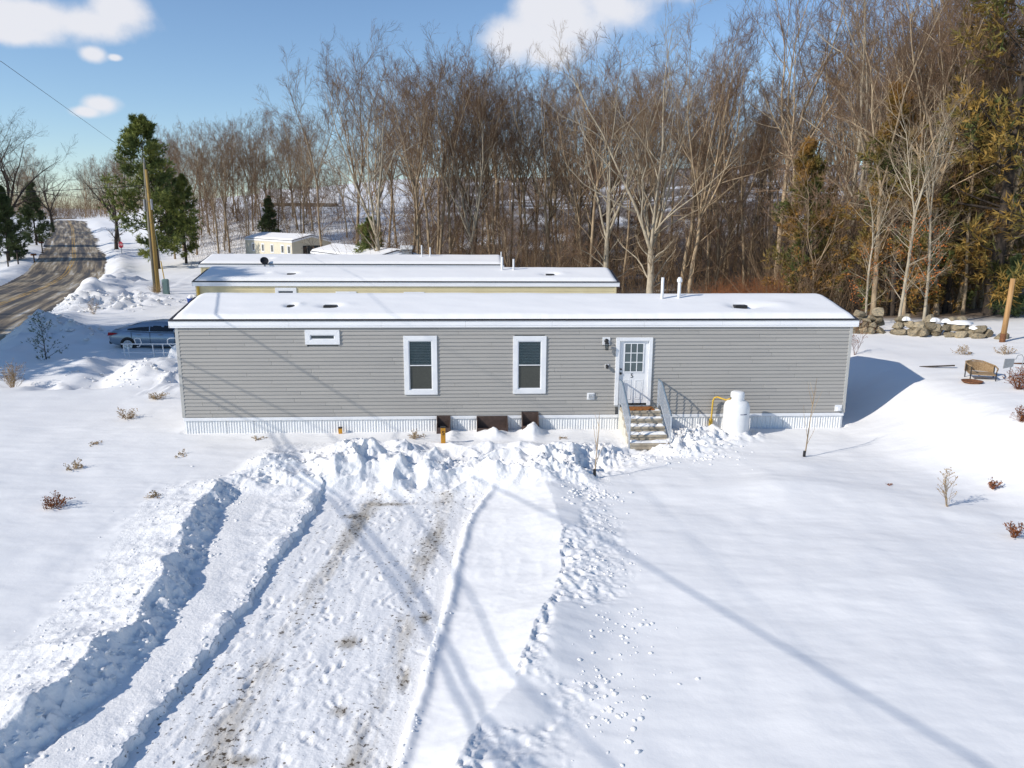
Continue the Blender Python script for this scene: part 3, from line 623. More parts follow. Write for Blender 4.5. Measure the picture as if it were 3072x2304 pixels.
for i in (1, 2): mu_.box(d0, d1, -.0035, .0085, e0+i*(e1-e0)/3-.012, e0+i*(e1-e0)/3+.012)
mu_.build('muntin', 'white', dr_)
for a in (3.13, 3.50):
    fr = MB(); b = a+.25; z0_, z1_ = .98, 1.60
    fr.prism([(a, z0_), (b, z0_), (b-.03, z0_+.03), (a+.03, z0_+.03)], 'y', -.001, .0105).prism([(a, z1_), (a+.03, z1_-.03), (b-.03, z1_-.03), (b, z1_)], 'y', -.001, .0105).prism([(a, z0_+.001), (a+.03, z0_+.03), (a+.03, z1_-.03), (a, z1_-.001)], 'y', -.001, .0105).prism([(b, z0_+.001), (b, z1_-.001), (b-.03, z1_-.03), (b-.03, z0_+.03)], 'y', -.001, .0105)
    fr.box(a+.05, b-.05, .003, .0105, z0_+.05, z1_-.05); fr.build('raised_panel', 'white', dr_)
for z_, r_ in ((1.93, .03), (1.80, .036)):
    MB().tube([(3.05, .012, z_), (3.05, -.03, z_)], r_, 12).build('deadbolt' if z_ > 1.9 else 'door_knob', 'black', dr_)
tm = text_mesh('5', .19); o = add_obj('door_number', tm, dr_, 'black', (3.40, .003, 1.72))
# wall fittings
la = add_obj('porch_lantern', MB().box(2.45, 2.68, -.045, -.005, 2.70, 2.93).mesh('back_block'), h1, 'white')
MB().lathe([(.0, 0), (.065, .005), (.07, .02), (.03, .05), (.0, .055)], (0, 0, 0), 12).build('wall_plate', 'black', la, loc=(2.565, -.046, 2.82)).rotation_euler = (R(90), 0, 0)
MB().tube([(2.565, -.05, 2.82), (2.565, -.13, 2.87), (2.565, -.17, 2.84), (2.565, -.17, 2.79)], .014, 6).build('lantern_arm', 'black', la)
MB().lathe([(.015, .05), (.075, 0), (.07, -.012)], (2.565, -.17, 2.76), 6).build('lantern_cap', 'black', la)
cg = MB()
for k_ in range(6): a = k_*math.pi/3; cg.tube([(2.565+.062*math.cos(a), -.17+.062*math.sin(a), 2.75), (2.565+.045*math.cos(a), -.17+.045*math.sin(a), 2.57)], .006, 4)
cg.lathe([(.05, 0), (.052, .015), (.0, .02)], (2.565, -.17, 2.555), 6); cg.build('lantern_cage', 'black', la)
MB().lathe([(.04, 0), (.054, .17)], (2.565, -.17, 2.575), 6).build('lantern_glass', M['upglass'], la)
sp_ = add_obj('outlet_light', MB().box(2.55, 2.66, -.05, -.005, 1.98, 2.10).mesh('base'), h1, 'white')
MB().tube([(2.6, -.05, 2.06), (2.6, -.11, 2.04), (2.6, -.14, 2.0)], [.04, .05, .045], 10).build('shade', 'black', sp_)
ve = add_obj('dryer_vent', MB().box(2.02, 2.25, -.04, -.005, .99, 1.20).mesh('plate'), h1, 'white')
MB().box(2.05, 2.22, -.075, -.04, 1.03, 1.18).build('hood', 'white', ve, bevel=.01)
for k_ in range(3): MB().box(2.06, 2.21, -.082, -.075, 1.045+.045*k_, 1.07+.045*k_).build('louvre', 'steel', ve)
ob = add_obj('outlet_box', MB().box(9.89, 10.11, -.05, -.02, .56, .76).mesh('plate'), h1, 'white'); MB().box(9.94, 10.05, -.10, -.05, .58, .70).build('cover', 'white', ob, bevel=.01)
# roof fittings
for (u_, v_, zt_, kind) in ((4.62, 1.55, 4.62, 0), (5.19, 1.62, 4.48, 1)):
    z_ = float(roof_z(np.array(v_), HW))
    p = MB().tube([(u_, v_, z_-.05), (u_, v_, zt_)], .048 if kind == 0 else .052, 12).build('vent_pipe', 'white', roof, True)
    if kind: MB().lathe([(.06, 0), (.085, .02), (.085, .09), (.05, .16), (0, .17)], (u_, v_, zt_-.02), 12).build('rain_cap', 'white', p, True)
for (u_, v_, s_) in ((-7.05, .95, .1), (-5.85, .95, .2), (6.98, .95, .2)):
    z_ = float(roof_z(np.array(v_), HW)); MB().box(u_-s_, u_+s_, v_-.15, v_+.12, z_-.05, z_+.11).build('roof_vent', 'black', roof, bevel=.02)
roof_snow(h1, HL, HW, 'roof_snow', 'smooth snow blanket on the roof of the grey mobile home', .13, [(-7.05, .9, .16, .16, .14, .05), (-5.85, .88, .3, .17, .15, .04), (7.0, .85, .36, .22, .2, .0), (7.5, .9, .5, .3, .06, .06)], 1, (420, 60))

# brown bins against the skirting, heaped with snow
for (u0, u1, z1, dp, lab) in ((-2.60, -2.18, .52, .34, 'narrow brown bin behind the orange number post, against the white skirting'), (-1.38, -.43, .50, .40, 'wide low brown bin full of drifted snow, middle one under the grey home'), (0.0, .52, .62, .36, 'short brown bin heaped with snow, nearest the entry steps')):
    x_, y_ = home_pt((u0+u1)/2, -.03); w_ = (u1-u0)/2; b = thing('brown_bin', lab, 'bin', (x_, y_, 0), YAW, 'brown bins along the skirting')
    MB().box(-w_, w_, -.03, 0, -.2, z1).build('back_panel', 'brown', b, bevel=.006)
    for sg in (-1, 1): MB().prism([(-.03, -.2), (-.03, z1-.002), (-dp, z1*.45), (-dp, -.2)], 'x', *sorted((sg*w_, sg*(w_-.025)))).build('side_panel', 'brown', b)
    MB().box(-w_+.026, w_-.026, -dp+.002, -dp+.03, -.2, z1*.42).build('front_panel', 'brown', b)
# number post and marker stake
def number_post(x, y, h, w_, lab, num):
    t = thing('number_post', lab, 'post', (x, y, tz(x, y)-.05), YAW+.1)
    MB().box(-w_/2, w_/2, -.045, .045, 0, h).build('post', 'orange', t, bevel=.006)
    MB().box(-w_/2-.004, w_/2+.004, -.05, .05, h, h+.03).build('cap', 'black', t)
    if num: add_obj('number', text_mesh('5', .17), t, 'black', (0, -.047, h-.16))
number_post(-1.97, 20.95, .52, .13, 'orange wooden post with black number standing in the snow pile', True)
x_, y_ = home_pt(-5.52, -.14); number_post(x_, y_, .22, .11, 'short orange stake with black top at the foot of the white skirting', False)

# ---- entry steps
sx, sy = home_pt(3.62, -.06); st = thing('entry_steps', 'concrete entry steps with metal railings below the white door', 'steps', (sx, sy, 0), YAW)
nst, rise_, run = 5, .17, .29; top = .76; land = .52
for i in range(nst):
    z1 = top-rise_*i; y0 = -land-run*i
    sec = MB(); y1 = 0 if i == 0 else y0+run
    sec.box(-.58, .58, y0-.025, y1, z1-.07, z1); s_ = sec.build('tread', 'concrete', st, bevel=.014)
    MB().box(-.56, .56, y0, y1, z1-rise_-.02, z1-.071).build('riser', 'concrete', s_)
prof = [(0, -.3), (0, top-.08)]+[q for i in range(nst) for q in ((-land-run*i+.01, top-.08-rise_*i), (-land-run*i+.01, top-.08-rise_*(i+1)))]
prof = prof[:-1]+[(-land-run*(nst-1)+.01, -.3)]
for sg in (-1, 1): MB().prism(prof, 'x', *sorted((sg*.60, sg*.5605))).build('side_wall', 'concrete_l', st)
def snowcap(x0, x1, y0, y1, z, seed, h=.05):
    n = 26; k_ = 8; r = np.random.RandomState(abs(seed)); U, Vv = np.meshgrid(np.linspace(x0, x1, n), np.linspace(y0, y1, k_)); e = np.minimum.reduce([(U-x0), (x1-U), (Vv-y0), (y1-Vv)])
    z_ = z+.002+h*sst(0, .07, e)*sst(.25, .6, vnoise(U*4+seed*7, Vv*6)); ii = np.arange(n*k_).reshape(k_, n)
    return np_mesh('snow', np.stack([U, Vv, z_], -1).reshape(-1, 3), np.stack([ii[:-1, :-1], ii[:-1, 1:], ii[1:, 1:], ii[1:, :-1]], -1).reshape(-1, 4), True)
V = []; F = []; o_ = 0
for i in range(nst):
    z1 = top-rise_*i; y0 = -land-run*i; y1 = -land+.1 if i == 0 else y0+run-.03
    for (a, b) in ((.15, .57), (-.57, -.2), (-.25, .35)):
        if i == 0 and a < 0: continue
        m_ = snowcap(a, b, y0-.01, y1, z1+.001, i*3+int(a*10)); vv = np.empty(len(m_.vertices)*3, np.float32); m_.vertices.foreach_get('co', vv); V.append(vv.reshape(-1, 3)+np.array([0, 0, .0013*len(V)/3])); F += [[v+o_ for v in p.vertices] for p in m_.polygons]; o_ += len(m_.vertices)
so = add_obj('snow_patch', np_mesh('snow_patch', np.concatenate(V), np.array(F), True), None, 'snow_roof'); so.location = st.location; so.rotation_euler = st.rotation_euler
tag(so, 'patchy melting snow left on the concrete entry steps', 'snow', kind='stuff')
dm = add_obj('doormat', MB().box(-.42, .40, -.50, -.10, 0, .022).mesh('doormat'), None, 'mat_o', (sx, sy, top+.006)); dm.rotation_euler = (0, 0, YAW); tag(dm, 'orange brown coir doormat in front of the white door', 'doormat')
for sg in (-1, 1):
    x0 = sg*.60; rl = add_obj('railing', None, st); 
    bot = -land-run*(nst-1)+.02; zb = top-rise_*(nst-1)
    railz = lambda y: 1.62 if y > -.42 else 1.62-(rise_/run)*(-.42-y)
    MB().tube([(x0, -.03, railz(-.03)), (x0, -.42, railz(-.42)), (x0, bot, railz(bot))], .026, 8).build('handrail', 'railtop', rl)
    MB().tube([(x0, -.03, railz(-.03)-.72), (x0, -.42, railz(-.42)-.72), (x0, bot, railz(bot)-.72)], .012, 6).build('lower_rail', 'galv', rl)
    for y in (-.03, bot): MB().box(x0-.02, x0+.02, y-.02, y+.02, zb-.35 if y < -1 else .4, railz(y)-.01).build('rail_post', 'galv', rl)
    n = 15
    for i in range(1, n):
        y = -.03+(bot+.03)*i/n; MB().box(x0-.008, x0+.008, y-.008, y+.008, railz(y)-.72, railz(y)-.015).build('baluster', 'galv', rl)

# ---- propane tank with its yellow gas pipe
x_, y_ = home_pt(6.48, -.75); tk = thing('propane_tank', 'white upright propane tank half sunk in snow beside the steps', 'gas tank', (x_, y_, -.12), 0)
MB().lathe([(.30, 0), (.38, .04), (.385, .10), (.385, 1.0), (.375, 1.08), (.345, 1.15), (.29, 1.205), (.2, 1.235), (.1, 1.245), (0.001, 1.247)], k=36).build('tank_body', 'tank', tk, True)
MB().lathe([(.20, 1.20), (.205, 1.22), (.205, 1.44), (.19, 1.48), (.14, 1.505), (.001, 1.51)], k=28).build('valve_collar', 'tank', tk, True)
MB().lathe([(.39, .60), (.387, .61)], k=36)
MB().box(-.21, -.19, -.06, .0, 1.27, 1.33).build('valve_port', 'black', tk)
lb = MB()
for k_, (a, w_) in enumerate(((-.3, .05), (-.2, .08), (-.05, .04), (.05, .11), (.2, .13), (.38, .06))):
    n = 4
    for i in range(n):
        a0 = -math.pi/2+.25+a*.75+w_*i/n; a1 = a0+w_/n*.8; r_ = .3875
        lb.poly([(r_*math.cos(a0), r_*math.sin(a0), .85), (r_*math.cos(a1), r_*math.sin(a1), .85), (r_*math.cos(a1), r_*math.sin(a1), .885), (r_*math.cos(a0), r_*math.sin(a0), .885)], [(0, 1, 2, 3)])
lb.build('label_print', 'blue_print', tk)
x_, y_ = home_pt(0, 0); gp = thing('gas_pipe', 'bent yellow gas pipe running from the skirting to the white tank', 'pipe', (HX, HY, 0), YAW)
MB().tube([(5.93, -.1, .15), (5.93, -.12, .45), (5.94, -.14, .95), (5.97, -.17, 1.05), (6.04, -.24, 1.09), (6.2, -.55, 1.07), (6.28, -.73, 1.15)], .026, 10).build('pipe', 'yellow', gp, True)
MB().box(5.88, 5.98, -.13, -.02, .1, .36).build('regulator', 'yellow', gp, bevel=.02)

# ---- neighbouring homes of the same make
def neighbour(x, y, yaw, sid, lab, slab, L=HL, W=HW, rise=RISE, wins=True, zoff=0, seed=3, dents=()):
    h = thing('mobile_home', lab, 'mobile home', (x, y, zoff), yaw)
    wl, rf_ = home_shell(h, L, W, sid, rise=rise)
    MB().box(-L/2-OV, L/2+OV, -OVV, -OVV+.03, ZT, ZT+FH-.06).build('fascia', 'fascia', h)
    MB().box(-L/2-OV, L/2+OV, -OVV-.02, -OVV+.02, ZT+FH-.06, ZT+FH-.045).build('drip_edge', 'steel', h)
    MB().box(-L/2+.02, L/2-.02, .03, W-.03, -.6, ZS-.02).build('skirt', 'skirt', h)
    for sg in (-1, 1): MB().box(*sorted((sg*(L/2-.075), sg*(L/2+.026))), -.028, .07, ZS-.015, ZT).build('corner_trim', sid, h)
    roof_snow(h, L, W, 'roof_snow', slab, .13, dents, seed, (200, 36), rise=rise)
    return h, rf_
h2, r2 = neighbour(-5.06, 37.18, YAW, 'siding_y', 'yellow sided mobile home directly behind the grey one', 'snow blanket on the roof of the yellow mobile home', dents=[(-5.9, .9, .35, .2, .14, .05), (-7.1, .95, .2, .15, .08, .04), (7.0, .9, .38, .22, .18, .05)])
window(h2, -6.46, -5.44, 2.73, 3.17, tw=.15, double=False); window(h2, -3.56, -2.56, 1.18, 2.99, blind=False); window(h2, -.27, .74, 1.19, 2.97, blind=False)
for u_ in (-5.85, 7.0):
    z_ = float(roof_z(np.array(.95), HW)); MB().box(u_-.2, u_+.2, .8, 1.08, z_-.05, z_+.1).build('roof_vent', 'black', r2)
MB().tube([(-10.1, -.06, ZT), (-10.1, -.06, 1.2), (-10.1, -.1, .6)], .06, 8).build('downpipe', 'yellow', h2)
h3, r3 = neighbour(-10.94, 52.36, YAW, 'siding_y', 'third mobile home back, cream wall mostly hidden, dish on roof edge', 'snow blanket on the roof of the third mobile home back', dents=[(-5.9, .9, .35, .2, .12, .05)])
for (u_, h_) in ((4.6, .75), (5.2, .6)):
    z_ = float(roof_z(np.array(1.6), HW)); MB().tube([(u_, 1.6, z_), (u_, 1.6, z_+.15+h_)], .05, 8).build('vent_pipe', 'white', r3)
MB().tube([(10.15, -.2, 3.3), (10.15, -.2, 4.35)], .045, 8).build('vent_pipe', 'white', h3)
MB().tube([(4.62, 1.6, 3.9), (4.62, 1.6, 4.6)], .05, 8).build('vent_pipe', 'white', r2); MB().tube([(5.2, 1.6, 3.9), (5.2, 1.6, 4.5)], .05, 8).build('vent_pipe', 'white', r2)
# dish on the third home
c, s = math.cos(YAW), math.sin(YAW); u_, v_ = -5.95, -.1
ds = thing('satellite_dish', 'dark satellite dish on the eave of the third mobile home', 'satellite dish', (-10.94+c*u_-s*v_, 52.36+s*u_+c*v_, ZT+FH-.05), YAW+.4); ds.scale = (.62, .62, .62)
MB().tube([(0, 0, -.25), (0, 0, .1), (0, -.1, .35)], .03, 8).build('mast', 'black', ds)
MB().lathe([(.001, .0), (.2, .03), (.36, .09), (.45, .15), (.44, .16), (.34, .11), (.001, .03)], k=20).build('dish', 'black', ds, True, loc=(0, -.12, .36)).rotation_euler = (R(60), 0, 0)
MB().tube([(0, -.1, .2), (0, -.65, .35)], .02, 6).build('feed_arm', 'black', ds)
# the two homes turned end-on farther back
h4, r4 = neighbour(-15.6, 68.4, math.atan2(-.86, .5), 'siding_g', 'grey gabled mobile home turned end-on behind the third roof', 'snow on the roof of the grey gabled home', L=17, W=4.6, rise=.62)
MB().prism([(-.3, ZT+FH-.35), (2.3, ZT+FH+.16), (4.9, ZT+FH-.35)], 'x', 8.53, 8.56).build('gable_panel', 'siding_g', h4)
MB().prism([(-.55, 3.25), (2.3, 3.86), (5.15, 3.25), (5.15, 3.1), (2.3, 3.72), (-.55, 3.1)], 'x', 8.4, 9.6).build('porch_roof', 'white', h4)
ch = thing('chimney_box', 'white box chimney beside the grey gabled roof', 'chimney', (gx(1222, 62.5), 62.5, 0)); MB().box(-.42, .42, -.3, .3, 0, 4.15).build('shaft', 'steel', ch); MB().box(-.5, .5, -.38, .38, 4.15, 4.45).build('cap', 'white', ch)
bt = thing('blue_tarp', 'blue tarp sheet sloping beside the white chimney', 'tarp', (gx(1252, 63), 63.5, 0)); MB().prism([(-.9, 0), (-.9, 3.55), (1.1, 2.95), (1.1, 0)], 'y', -.5, .5).build('sheet', 'blue', bt)
h5, r5 = neighbour(-29.4, 92.0, math.atan2(-.80, .60), 'siding_c', 'pale cream mobile home with a row of small windows', 'snow on the roof of the pale cream home', L=16, W=4.6, rise=.62, zoff=.75)
for k_, u_ in enumerate((-5.5, -2.0, 1.2, 4.6, 6.6)):
    window(h5, u_, u_+1.0, 1.9, 2.95, tw=.12, double=False, blind=False)
gw = add_obj('window', None, h5); gw.location = (8.0, 2.3, 0); gw.rotation_euler = (0, 0, math.pi/2)
for (a, b, mm_) in ((-.55, .75, 'glass'), (-1.05, -.6, 'black'), (.8, 1.25, 'black')): MB().box(a, b, -.05, -.02, 1.9, 2.9).build('pane' if mm_ == 'glass' else 'shutter', mm_, gw)

# ---- far building on the hill, seen through the trunks
fb = thing('hill_building', 'long brown building with snowy roof far behind the trees', 'building', (gx(905, 150), 150, tz(gx(905, 150), 150)-2.2), .15)
MB().box(-7, 7, 0, 8, -2, 3.0).build('wall', 'wallbrown', fb)
rf5 = MB().prism([(-.7, 2.9), (4, 5.6), (8.7, 2.9)], 'x', -7.6, 7.6).build('roof', 'snow_roof', fb)
for k_ in range(4):
    w_ = MB().box(-9.5+4.2+k_*2.9, -8.2+4.2+k_*2.9, -.06, .02, 1.0, 2.3).build('window', 'white', fb); MB().box(-9.4+4.2+k_*2.9, -8.3+4.2+k_*2.9, -.08, -.06, 1.1, 2.2).build('pane', 'glass', w_)
for b in [o for o in bpy.data.objects if o.name.startswith('railing')]: b.empty_display_size = .1

# ------------------------------------------------------------------ trees
def unit(a): return a/np.maximum(np.linalg.norm(a, axis=-1, keepdims=True), 1e-9)
def grow(r, P, D, L, n, wander, up):
    pts = [P]; d = unit(D); step = (L/n)[:, None]
    for i in range(n):
        d = unit(d+wander*r.randn(len(P), 3)+np.array([0, 0, up])); pts.append(pts[-1]+d*step)
    return np.stack(pts, 1)
def tubes(pts, rad, k):
    n, m, _ = pts.shape; t = unit(np.gradient(pts, axis=1)); ref = np.where(np.abs(t[:, :1, 2:3]) > .9, np.array([1., 0, 0]), np.array([0, 0, 1.]))
    u = unit(np.cross(t, np.broadcast_to(ref, t.shape))); v = np.cross(t, u)
    a = np.arange(k)*2*math.pi/k
    V = pts[:, :, None, :]+rad[:, :, None, None]*(u[:, :, None, :]*np.cos(a)[None, None, :, None]+v[:, :, None, :]*np.sin(a)[None, None, :, None])
    idx = np.arange(n*m*k).reshape(n, m, k); b = np.roll(idx, -1, 2)
    F = np.stack([idx[:, :-1], b[:, :-1], b[:, 1:], idx[:, 1:]], -1).reshape(-1, 4)
    return V.reshape(-1, 3), F
class Acc:
    def __init__(s): s.V = []; s.F = []; s.n = 0
    def add(s, V, F): s.V.append(V); s.F.append(F+s.n); s.n += len(V)
    def mesh(s, name, smooth=True): return np_mesh(name, np.concatenate(s.V), [np.concatenate([f for f in s.F if f.shape[1] == k]) for k in sorted({f.shape[1] for f in s.F})], smooth)
def spawn(r, pts, rad, n_per, t0, t1, ang, lenf, L_parent, up_bias=0, tp=(1.15, .75)):
    """children along parent polylines"""
    n, m, _ = pts.shape; N_ = n*n_per; pi = np.repeat(np.arange(n), n_per)
    t = (t0+(t1-t0)*((np.tile(np.arange(n_per), n)+r.rand(N_))/n_per)); f = t*(m-1); i0 = np.minimum(f.astype(int), m-2); w = (f-i0)[:, None]
    P = pts[pi, i0]*(1-w)+pts[pi, i0+1]*w; T = unit(pts[pi, i0+1]-pts[pi, i0])
    rr_ = rad[pi, i0]*(1-w[:, 0])+rad[pi, i0+1]*w[:, 0]
    az = r.rand(N_)*2*math.pi; o1 = unit(np.cross(T, r.randn(N_, 3))); a = np.radians(ang[0]+(ang[1]-ang[0])*r.rand(N_))
    D = T*np.cos(a)[:, None]+o1*np.sin(a)[:, None]+np.array([0, 0, up_bias])
    L = L_parent[pi]*lenf*(tp[0]-tp[1]*t)*(.65+.7*r.rand(N_))
    return P, D, L, rr_
def bare_tree(seed, H=22, r0=.2, fork=.45, leaders=3, spread=(10, 26), n1=8, n2=6, n3=6, n4=3, low=4, l1=.46, up=.09, twig=.0066, lean=(0, 0), wander=.075):
    r = np.random.RandomState(seed); tr = Acc(); low = low+4 if H > 15 else low; cr = Acc()
    p0 = grow(r, np.array([[0, 0, -.6]]), np.array([[lean[0], lean[1], 1.]]), np.array([H*fork+.6]), 8, wander*.6, .05)
    rad = (r0*np.linspace(1, .72, 9))[None]; rad[0, 0] *= 1.35; rad[0, 1] *= 1.05; tr.add(*tubes(p0, rad, 9))
    top_ = p0[:, -1]; td = unit(p0[:, -1]-p0[:, -2])
    n = leaders; az = r.rand()*6.28+np.arange(n)*2*math.pi/n+.5*r.randn(n); a = np.radians(spread[0]+(spread[1]-spread[0])*r.rand(n))
    if n == 1: a = np.array([.03])
    D = td*np.cos(a)[:, None]+np.stack([np.cos(az), np.sin(az), az*0], -1)*np.sin(a)[:, None]
    LL = H*(1-fork)*(.8+.25*r.rand(n)); p1 = grow(r, np.repeat(top_, n, 0)-td*.1, D, LL, 8, wander, .05)
    rd1 = r0*.70*(n**-.28)*np.linspace(1, .12, 9)[None]*(.85+.3*r.rand(n, 1)); tr.add(*tubes(p1, rd1, 7))
    # limbs from leaders and a few from the trunk
    P, D, L, q = spawn(r, p1, rd1, n1, .06, .97, (20, 52), l1, LL, up, (1.05, .5))
    if low:
        Pl, Dl, Ll, ql = spawn(r, p0, rad, low, .30, .98, (35, 75), .42, np.array([H*.55]), .12)
        P = np.concatenate([P, Pl]); D = np.concatenate([D, Dl]); L = np.concatenate([L, Ll]); q = np.concatenate([q, ql*.55])
    p2 = grow(r, P, D, L, 6, wander*2.0, up*.8); rd2 = np.maximum(.60*q[:, None], .018)*np.linspace(1, .22, 7)[None]; tr.add(*tubes(p2, rd2, 5))
    P, D, L2, q = spawn(r, p2, rd2, n2, .15, 1, (18, 48), .52, L, up*.9, (1.05, .5)); p3 = grow(r, P, D, L2, 4, wander*2.4, up*.7); rd3 = np.maximum(.55*q[:, None], twig*1.9)*np.linspace(1, .35, 5)[None]; cr.add(*tubes(p3, rd3, 3))
    P, D, L3, q = spawn(r, p3, rd3, n3, .12, 1, (20, 52), .55, L2, up*.6); L3 = np.maximum(L3, .35); p4 = grow(r, P, D, L3, 2, .16, up*.8); rd4 = np.full((len(P), 3), twig)*np.array([1.2, .9, .5]); cr.add(*tubes(p4, rd4, 3))
    if n4:
        P, D, L4, q = spawn(r, p4, rd4, n4, .1, 1, (18, 45), .6, L3, .1); L4 = np.clip(L4, .25, .8); p5 = grow(r, P, D, L4, 1, .1, .1); rd5 = np.full((len(P), 2), twig)*np.array([.85, .4]); cr.add(*tubes(p5, rd5, 3))
    return tr.mesh('trunk'), cr.mesh('crown'), p4
def tufts(r, C_, D_, n, length, width, spreadf):
    """needle sprays: n thin triangles fanned about each centre"""
    m = len(C_); c = np.repeat(C_, n, 0); d = unit(np.repeat(D_, n, 0)+spreadf*r.randn(m*n, 3)); l = length*(.6+.7*r.rand(m*n, 1)); s = unit(np.cross(d, r.randn(m*n, 3)))*width*(.6+.8*r.rand(m*n, 1))
    V = np.stack([c-s, c+s, c+d*l+s*.25], 1).reshape(-1, 3); return V, np.arange(len(V)).reshape(-1, 3)
def conifer(seed, H, r0, kind='pine', nb=60, base=.2, wid=.25, droop=0.0, dens=26, nd=7, size=.42):
    r = np.random.RandomState(seed); tr = Acc(); cr = Acc()
    p0 = grow(r, np.array([[0, 0, -.5]]), np.array([[0., 0, 1]]), np.array([H+.4]), 14, .02, .05); rad = (r0*np.linspace(1.1, .06, 15))[None]; tr.add(*tubes(p0, rad, 8))
    t = base+(1-base)*(np.arange(nb)+r.rand(nb))/nb; f = t*14; i0 = np.minimum(f.astype(int), 13); w = (f-i0)[:, None]; P = p0[0, i0]*(1-w)+p0[0, i0+1]*w
    az = r.rand(nb)*6.28
    if kind == 'pine':
        prof = np.interp(t, [0, base, base+.12, .55, .8, 1], [.5, .6, 1, .85, .55, .08])*(.55+.65*r.rand(nb)); el = .05+.5*t+.15*r.randn(nb)
    else:
        prof = np.interp(t, [0, base, base+.1, .5, 1], [.5, .75, 1, .72, .05])*(.6+.55*r.rand(nb)); el = .25+.5*t+.15*r.randn(nb)
    L = H*wid*prof+.25; D = np.stack([np.cos(az)*np.cos(el), np.sin(az)*np.cos(el), np.sin(el)-droop], -1)
    pb = grow(r, P, D, L, 6, .07, .05 if kind == 'pine' else .06); rb = np.maximum(L[:, None]*.012, .012)*np.linspace(1, .25, 7)[None]; tr.add(*tubes(pb, rb, 4))
    Pc, Dc, Lc, q = spawn(r, pb, rb, dens, .22, 1, (25, 65), .34, L, .06); Lc = np.maximum(Lc, .2)
    pc = grow(r, Pc, Dc, Lc, 2, .1, .05)
    for k_ in (1, 2): cr.add(*tufts(r, pc[:, k_]+.05*r.randn(len(Pc), 3), unit(pc[:, 2]-pc[:, 0])+np.array([0, 0, .15]), nd, size, size*.10, .55))
    return tr.mesh('trunk'), cr.mesh('crown', False)
def make_proto(name, tm, cm, bark, crown): 
    for me, m in ((tm, bark), (cm, crown)):
        me.materials.clear(); me.materials.append(M[m])
    return (tm, cm)
def plant_tree(name, proto, x, y, s, rz, label, cat='tree', group=None, z=None, sz=1.0, extra=None):
    t = thing(name, label, cat, (x, y, (tz(x, y) if z is None else z)), rz, group); t.scale = (s, s, s*sz)
    add_obj('trunk', proto[0], t); c = add_obj('crown', proto[1], t)
    if extra is not None: add_obj('leaves', extra, t, 'leaf_o')
    return t
PB = []
for sd_, kw in ((11, dict(H=22, r0=.19, fork=.40, leaders=4, low=2, spread=(10, 28))), (12, dict(H=22, r0=.17, fork=.50, leaders=3, low=4, spread=(10, 26))), (13, dict(H=21, r0=.15, fork=.46, leaders=4, low=3, spread=(8, 24))),
                (14, dict(H=21, r0=.14, fork=.56, leaders=3, low=3, spread=(8, 26), l1=.5)), (15, dict(H=20, r0=.13, fork=.5, leaders=2, low=5, n1=13, l1=.5, spread=(6, 18))), (16, dict(H=23, r0=.21, fork=.32, leaders=5, low=2, n1=7, spread=(12, 30)))):
    a, b, _ = bare_tree(sd_, **kw); PB.append(make_proto('bare', a, b, 'bark', 'twig'))
a, b, _ = bare_tree(21, H=24, r0=.34, fork=.30, leaders=4, spread=(14, 34), n1=8, n2=6, n3=6, n4=4, low=3, l1=.5, up=.08, wander=.075); P_BEECH = make_proto('beech', a, b, 'bark_l', 'twig')
a, b, _ = bare_tree(22, H=26, r0=.40, fork=.22, leaders=5, spread=(12, 32), n1=9, n2=6, n3=6, n4=4, low=3, l1=.46, up=.08, wander=.08); P_BIG = make_proto('big', a, b, 'bark_l', 'twig_l')
a, b, _ = bare_tree(23, H=20, r0=.42, fork=.30, leaders=4, spread=(22, 45), n1=8, n2=6, n3=6, n4=3, low=4, l1=.6, up=.03, wander=.11); P_OAK = make_proto('oak', a, b, 'bark_d', 'bark_d')
a, b, p4 = bare_tree(24, H=11, r0=.085, fork=.55, leaders=2, spread=(5, 14), n1=12, n2=5, n3=5, n4=0, low=16, l1=.6, up=.02, twig=.0055, wander=.05); P_YB = make_proto('young', a, b, 'bark_l', 'twig_l')
r = np.random.RandomState(5); ends = p4[:, -1]; low_ = ends[(ends[:, 2] > 1.2) & (ends[:, 2] < 5.8)]; low_ = low_[(np.sin(low_[:, 0]*1.3)+np.sin(low_[:, 1]*1.7+low_[:, 2]*1.5)+1.1*r.randn(len(low_))) > 1.15]
c = np.repeat(low_, 4, 0)+.12*r.randn(len(low_)*4, 3); s1 = unit(r.randn(len(c), 3))*.055; s2 = unit(np.cross(s1, r.randn(len(c), 3)))*.035
LEAF = np_mesh('leaves', np.stack([c-s1, c+s2, c+s1, c-s2], 1).reshape(-1, 3), np.arange(len(c)*4).reshape(-1, 4))
a, b = conifer(31, 19, .30, 'pine', 84, .12, .27, 0, 26, 8, .58); P_PINE = make_proto('pine', a, b, 'bark_d', 'needle')
a, b = conifer(32, 12, .18, 'cedar', 74, .05, .27, 0, 22, 6, .34); P_CED = make_proto('cedar', a, b, 'bark_d', 'cedar')
a, b = conifer(33, 20, .32, 'pine', 66, .08, .29, .10, 20, 6, .46); P_CED2 = make_proto('cedar2', a, b, 'bark_d', 'cedar_g')
a, b = conifer(34, 11, .18, 'cedar', 80, .06, .26, .15, 24, 7, .46); P_SPR = make_proto('spruce', a, b, 'bark_d', 'needle_d')
PU = []
for sd_ in (41, 42, 43):
    a, b, _ = bare_tree(sd_, H=9.5, r0=.06, fork=.28, leaders=3, spread=(10, 30), n1=8, n2=6, n3=5, n4=0, low=8, l1=.6, up=.05, twig=.0085, wander=.1); PU.append(make_proto('understory', a, b, 'bark', 'twig'))

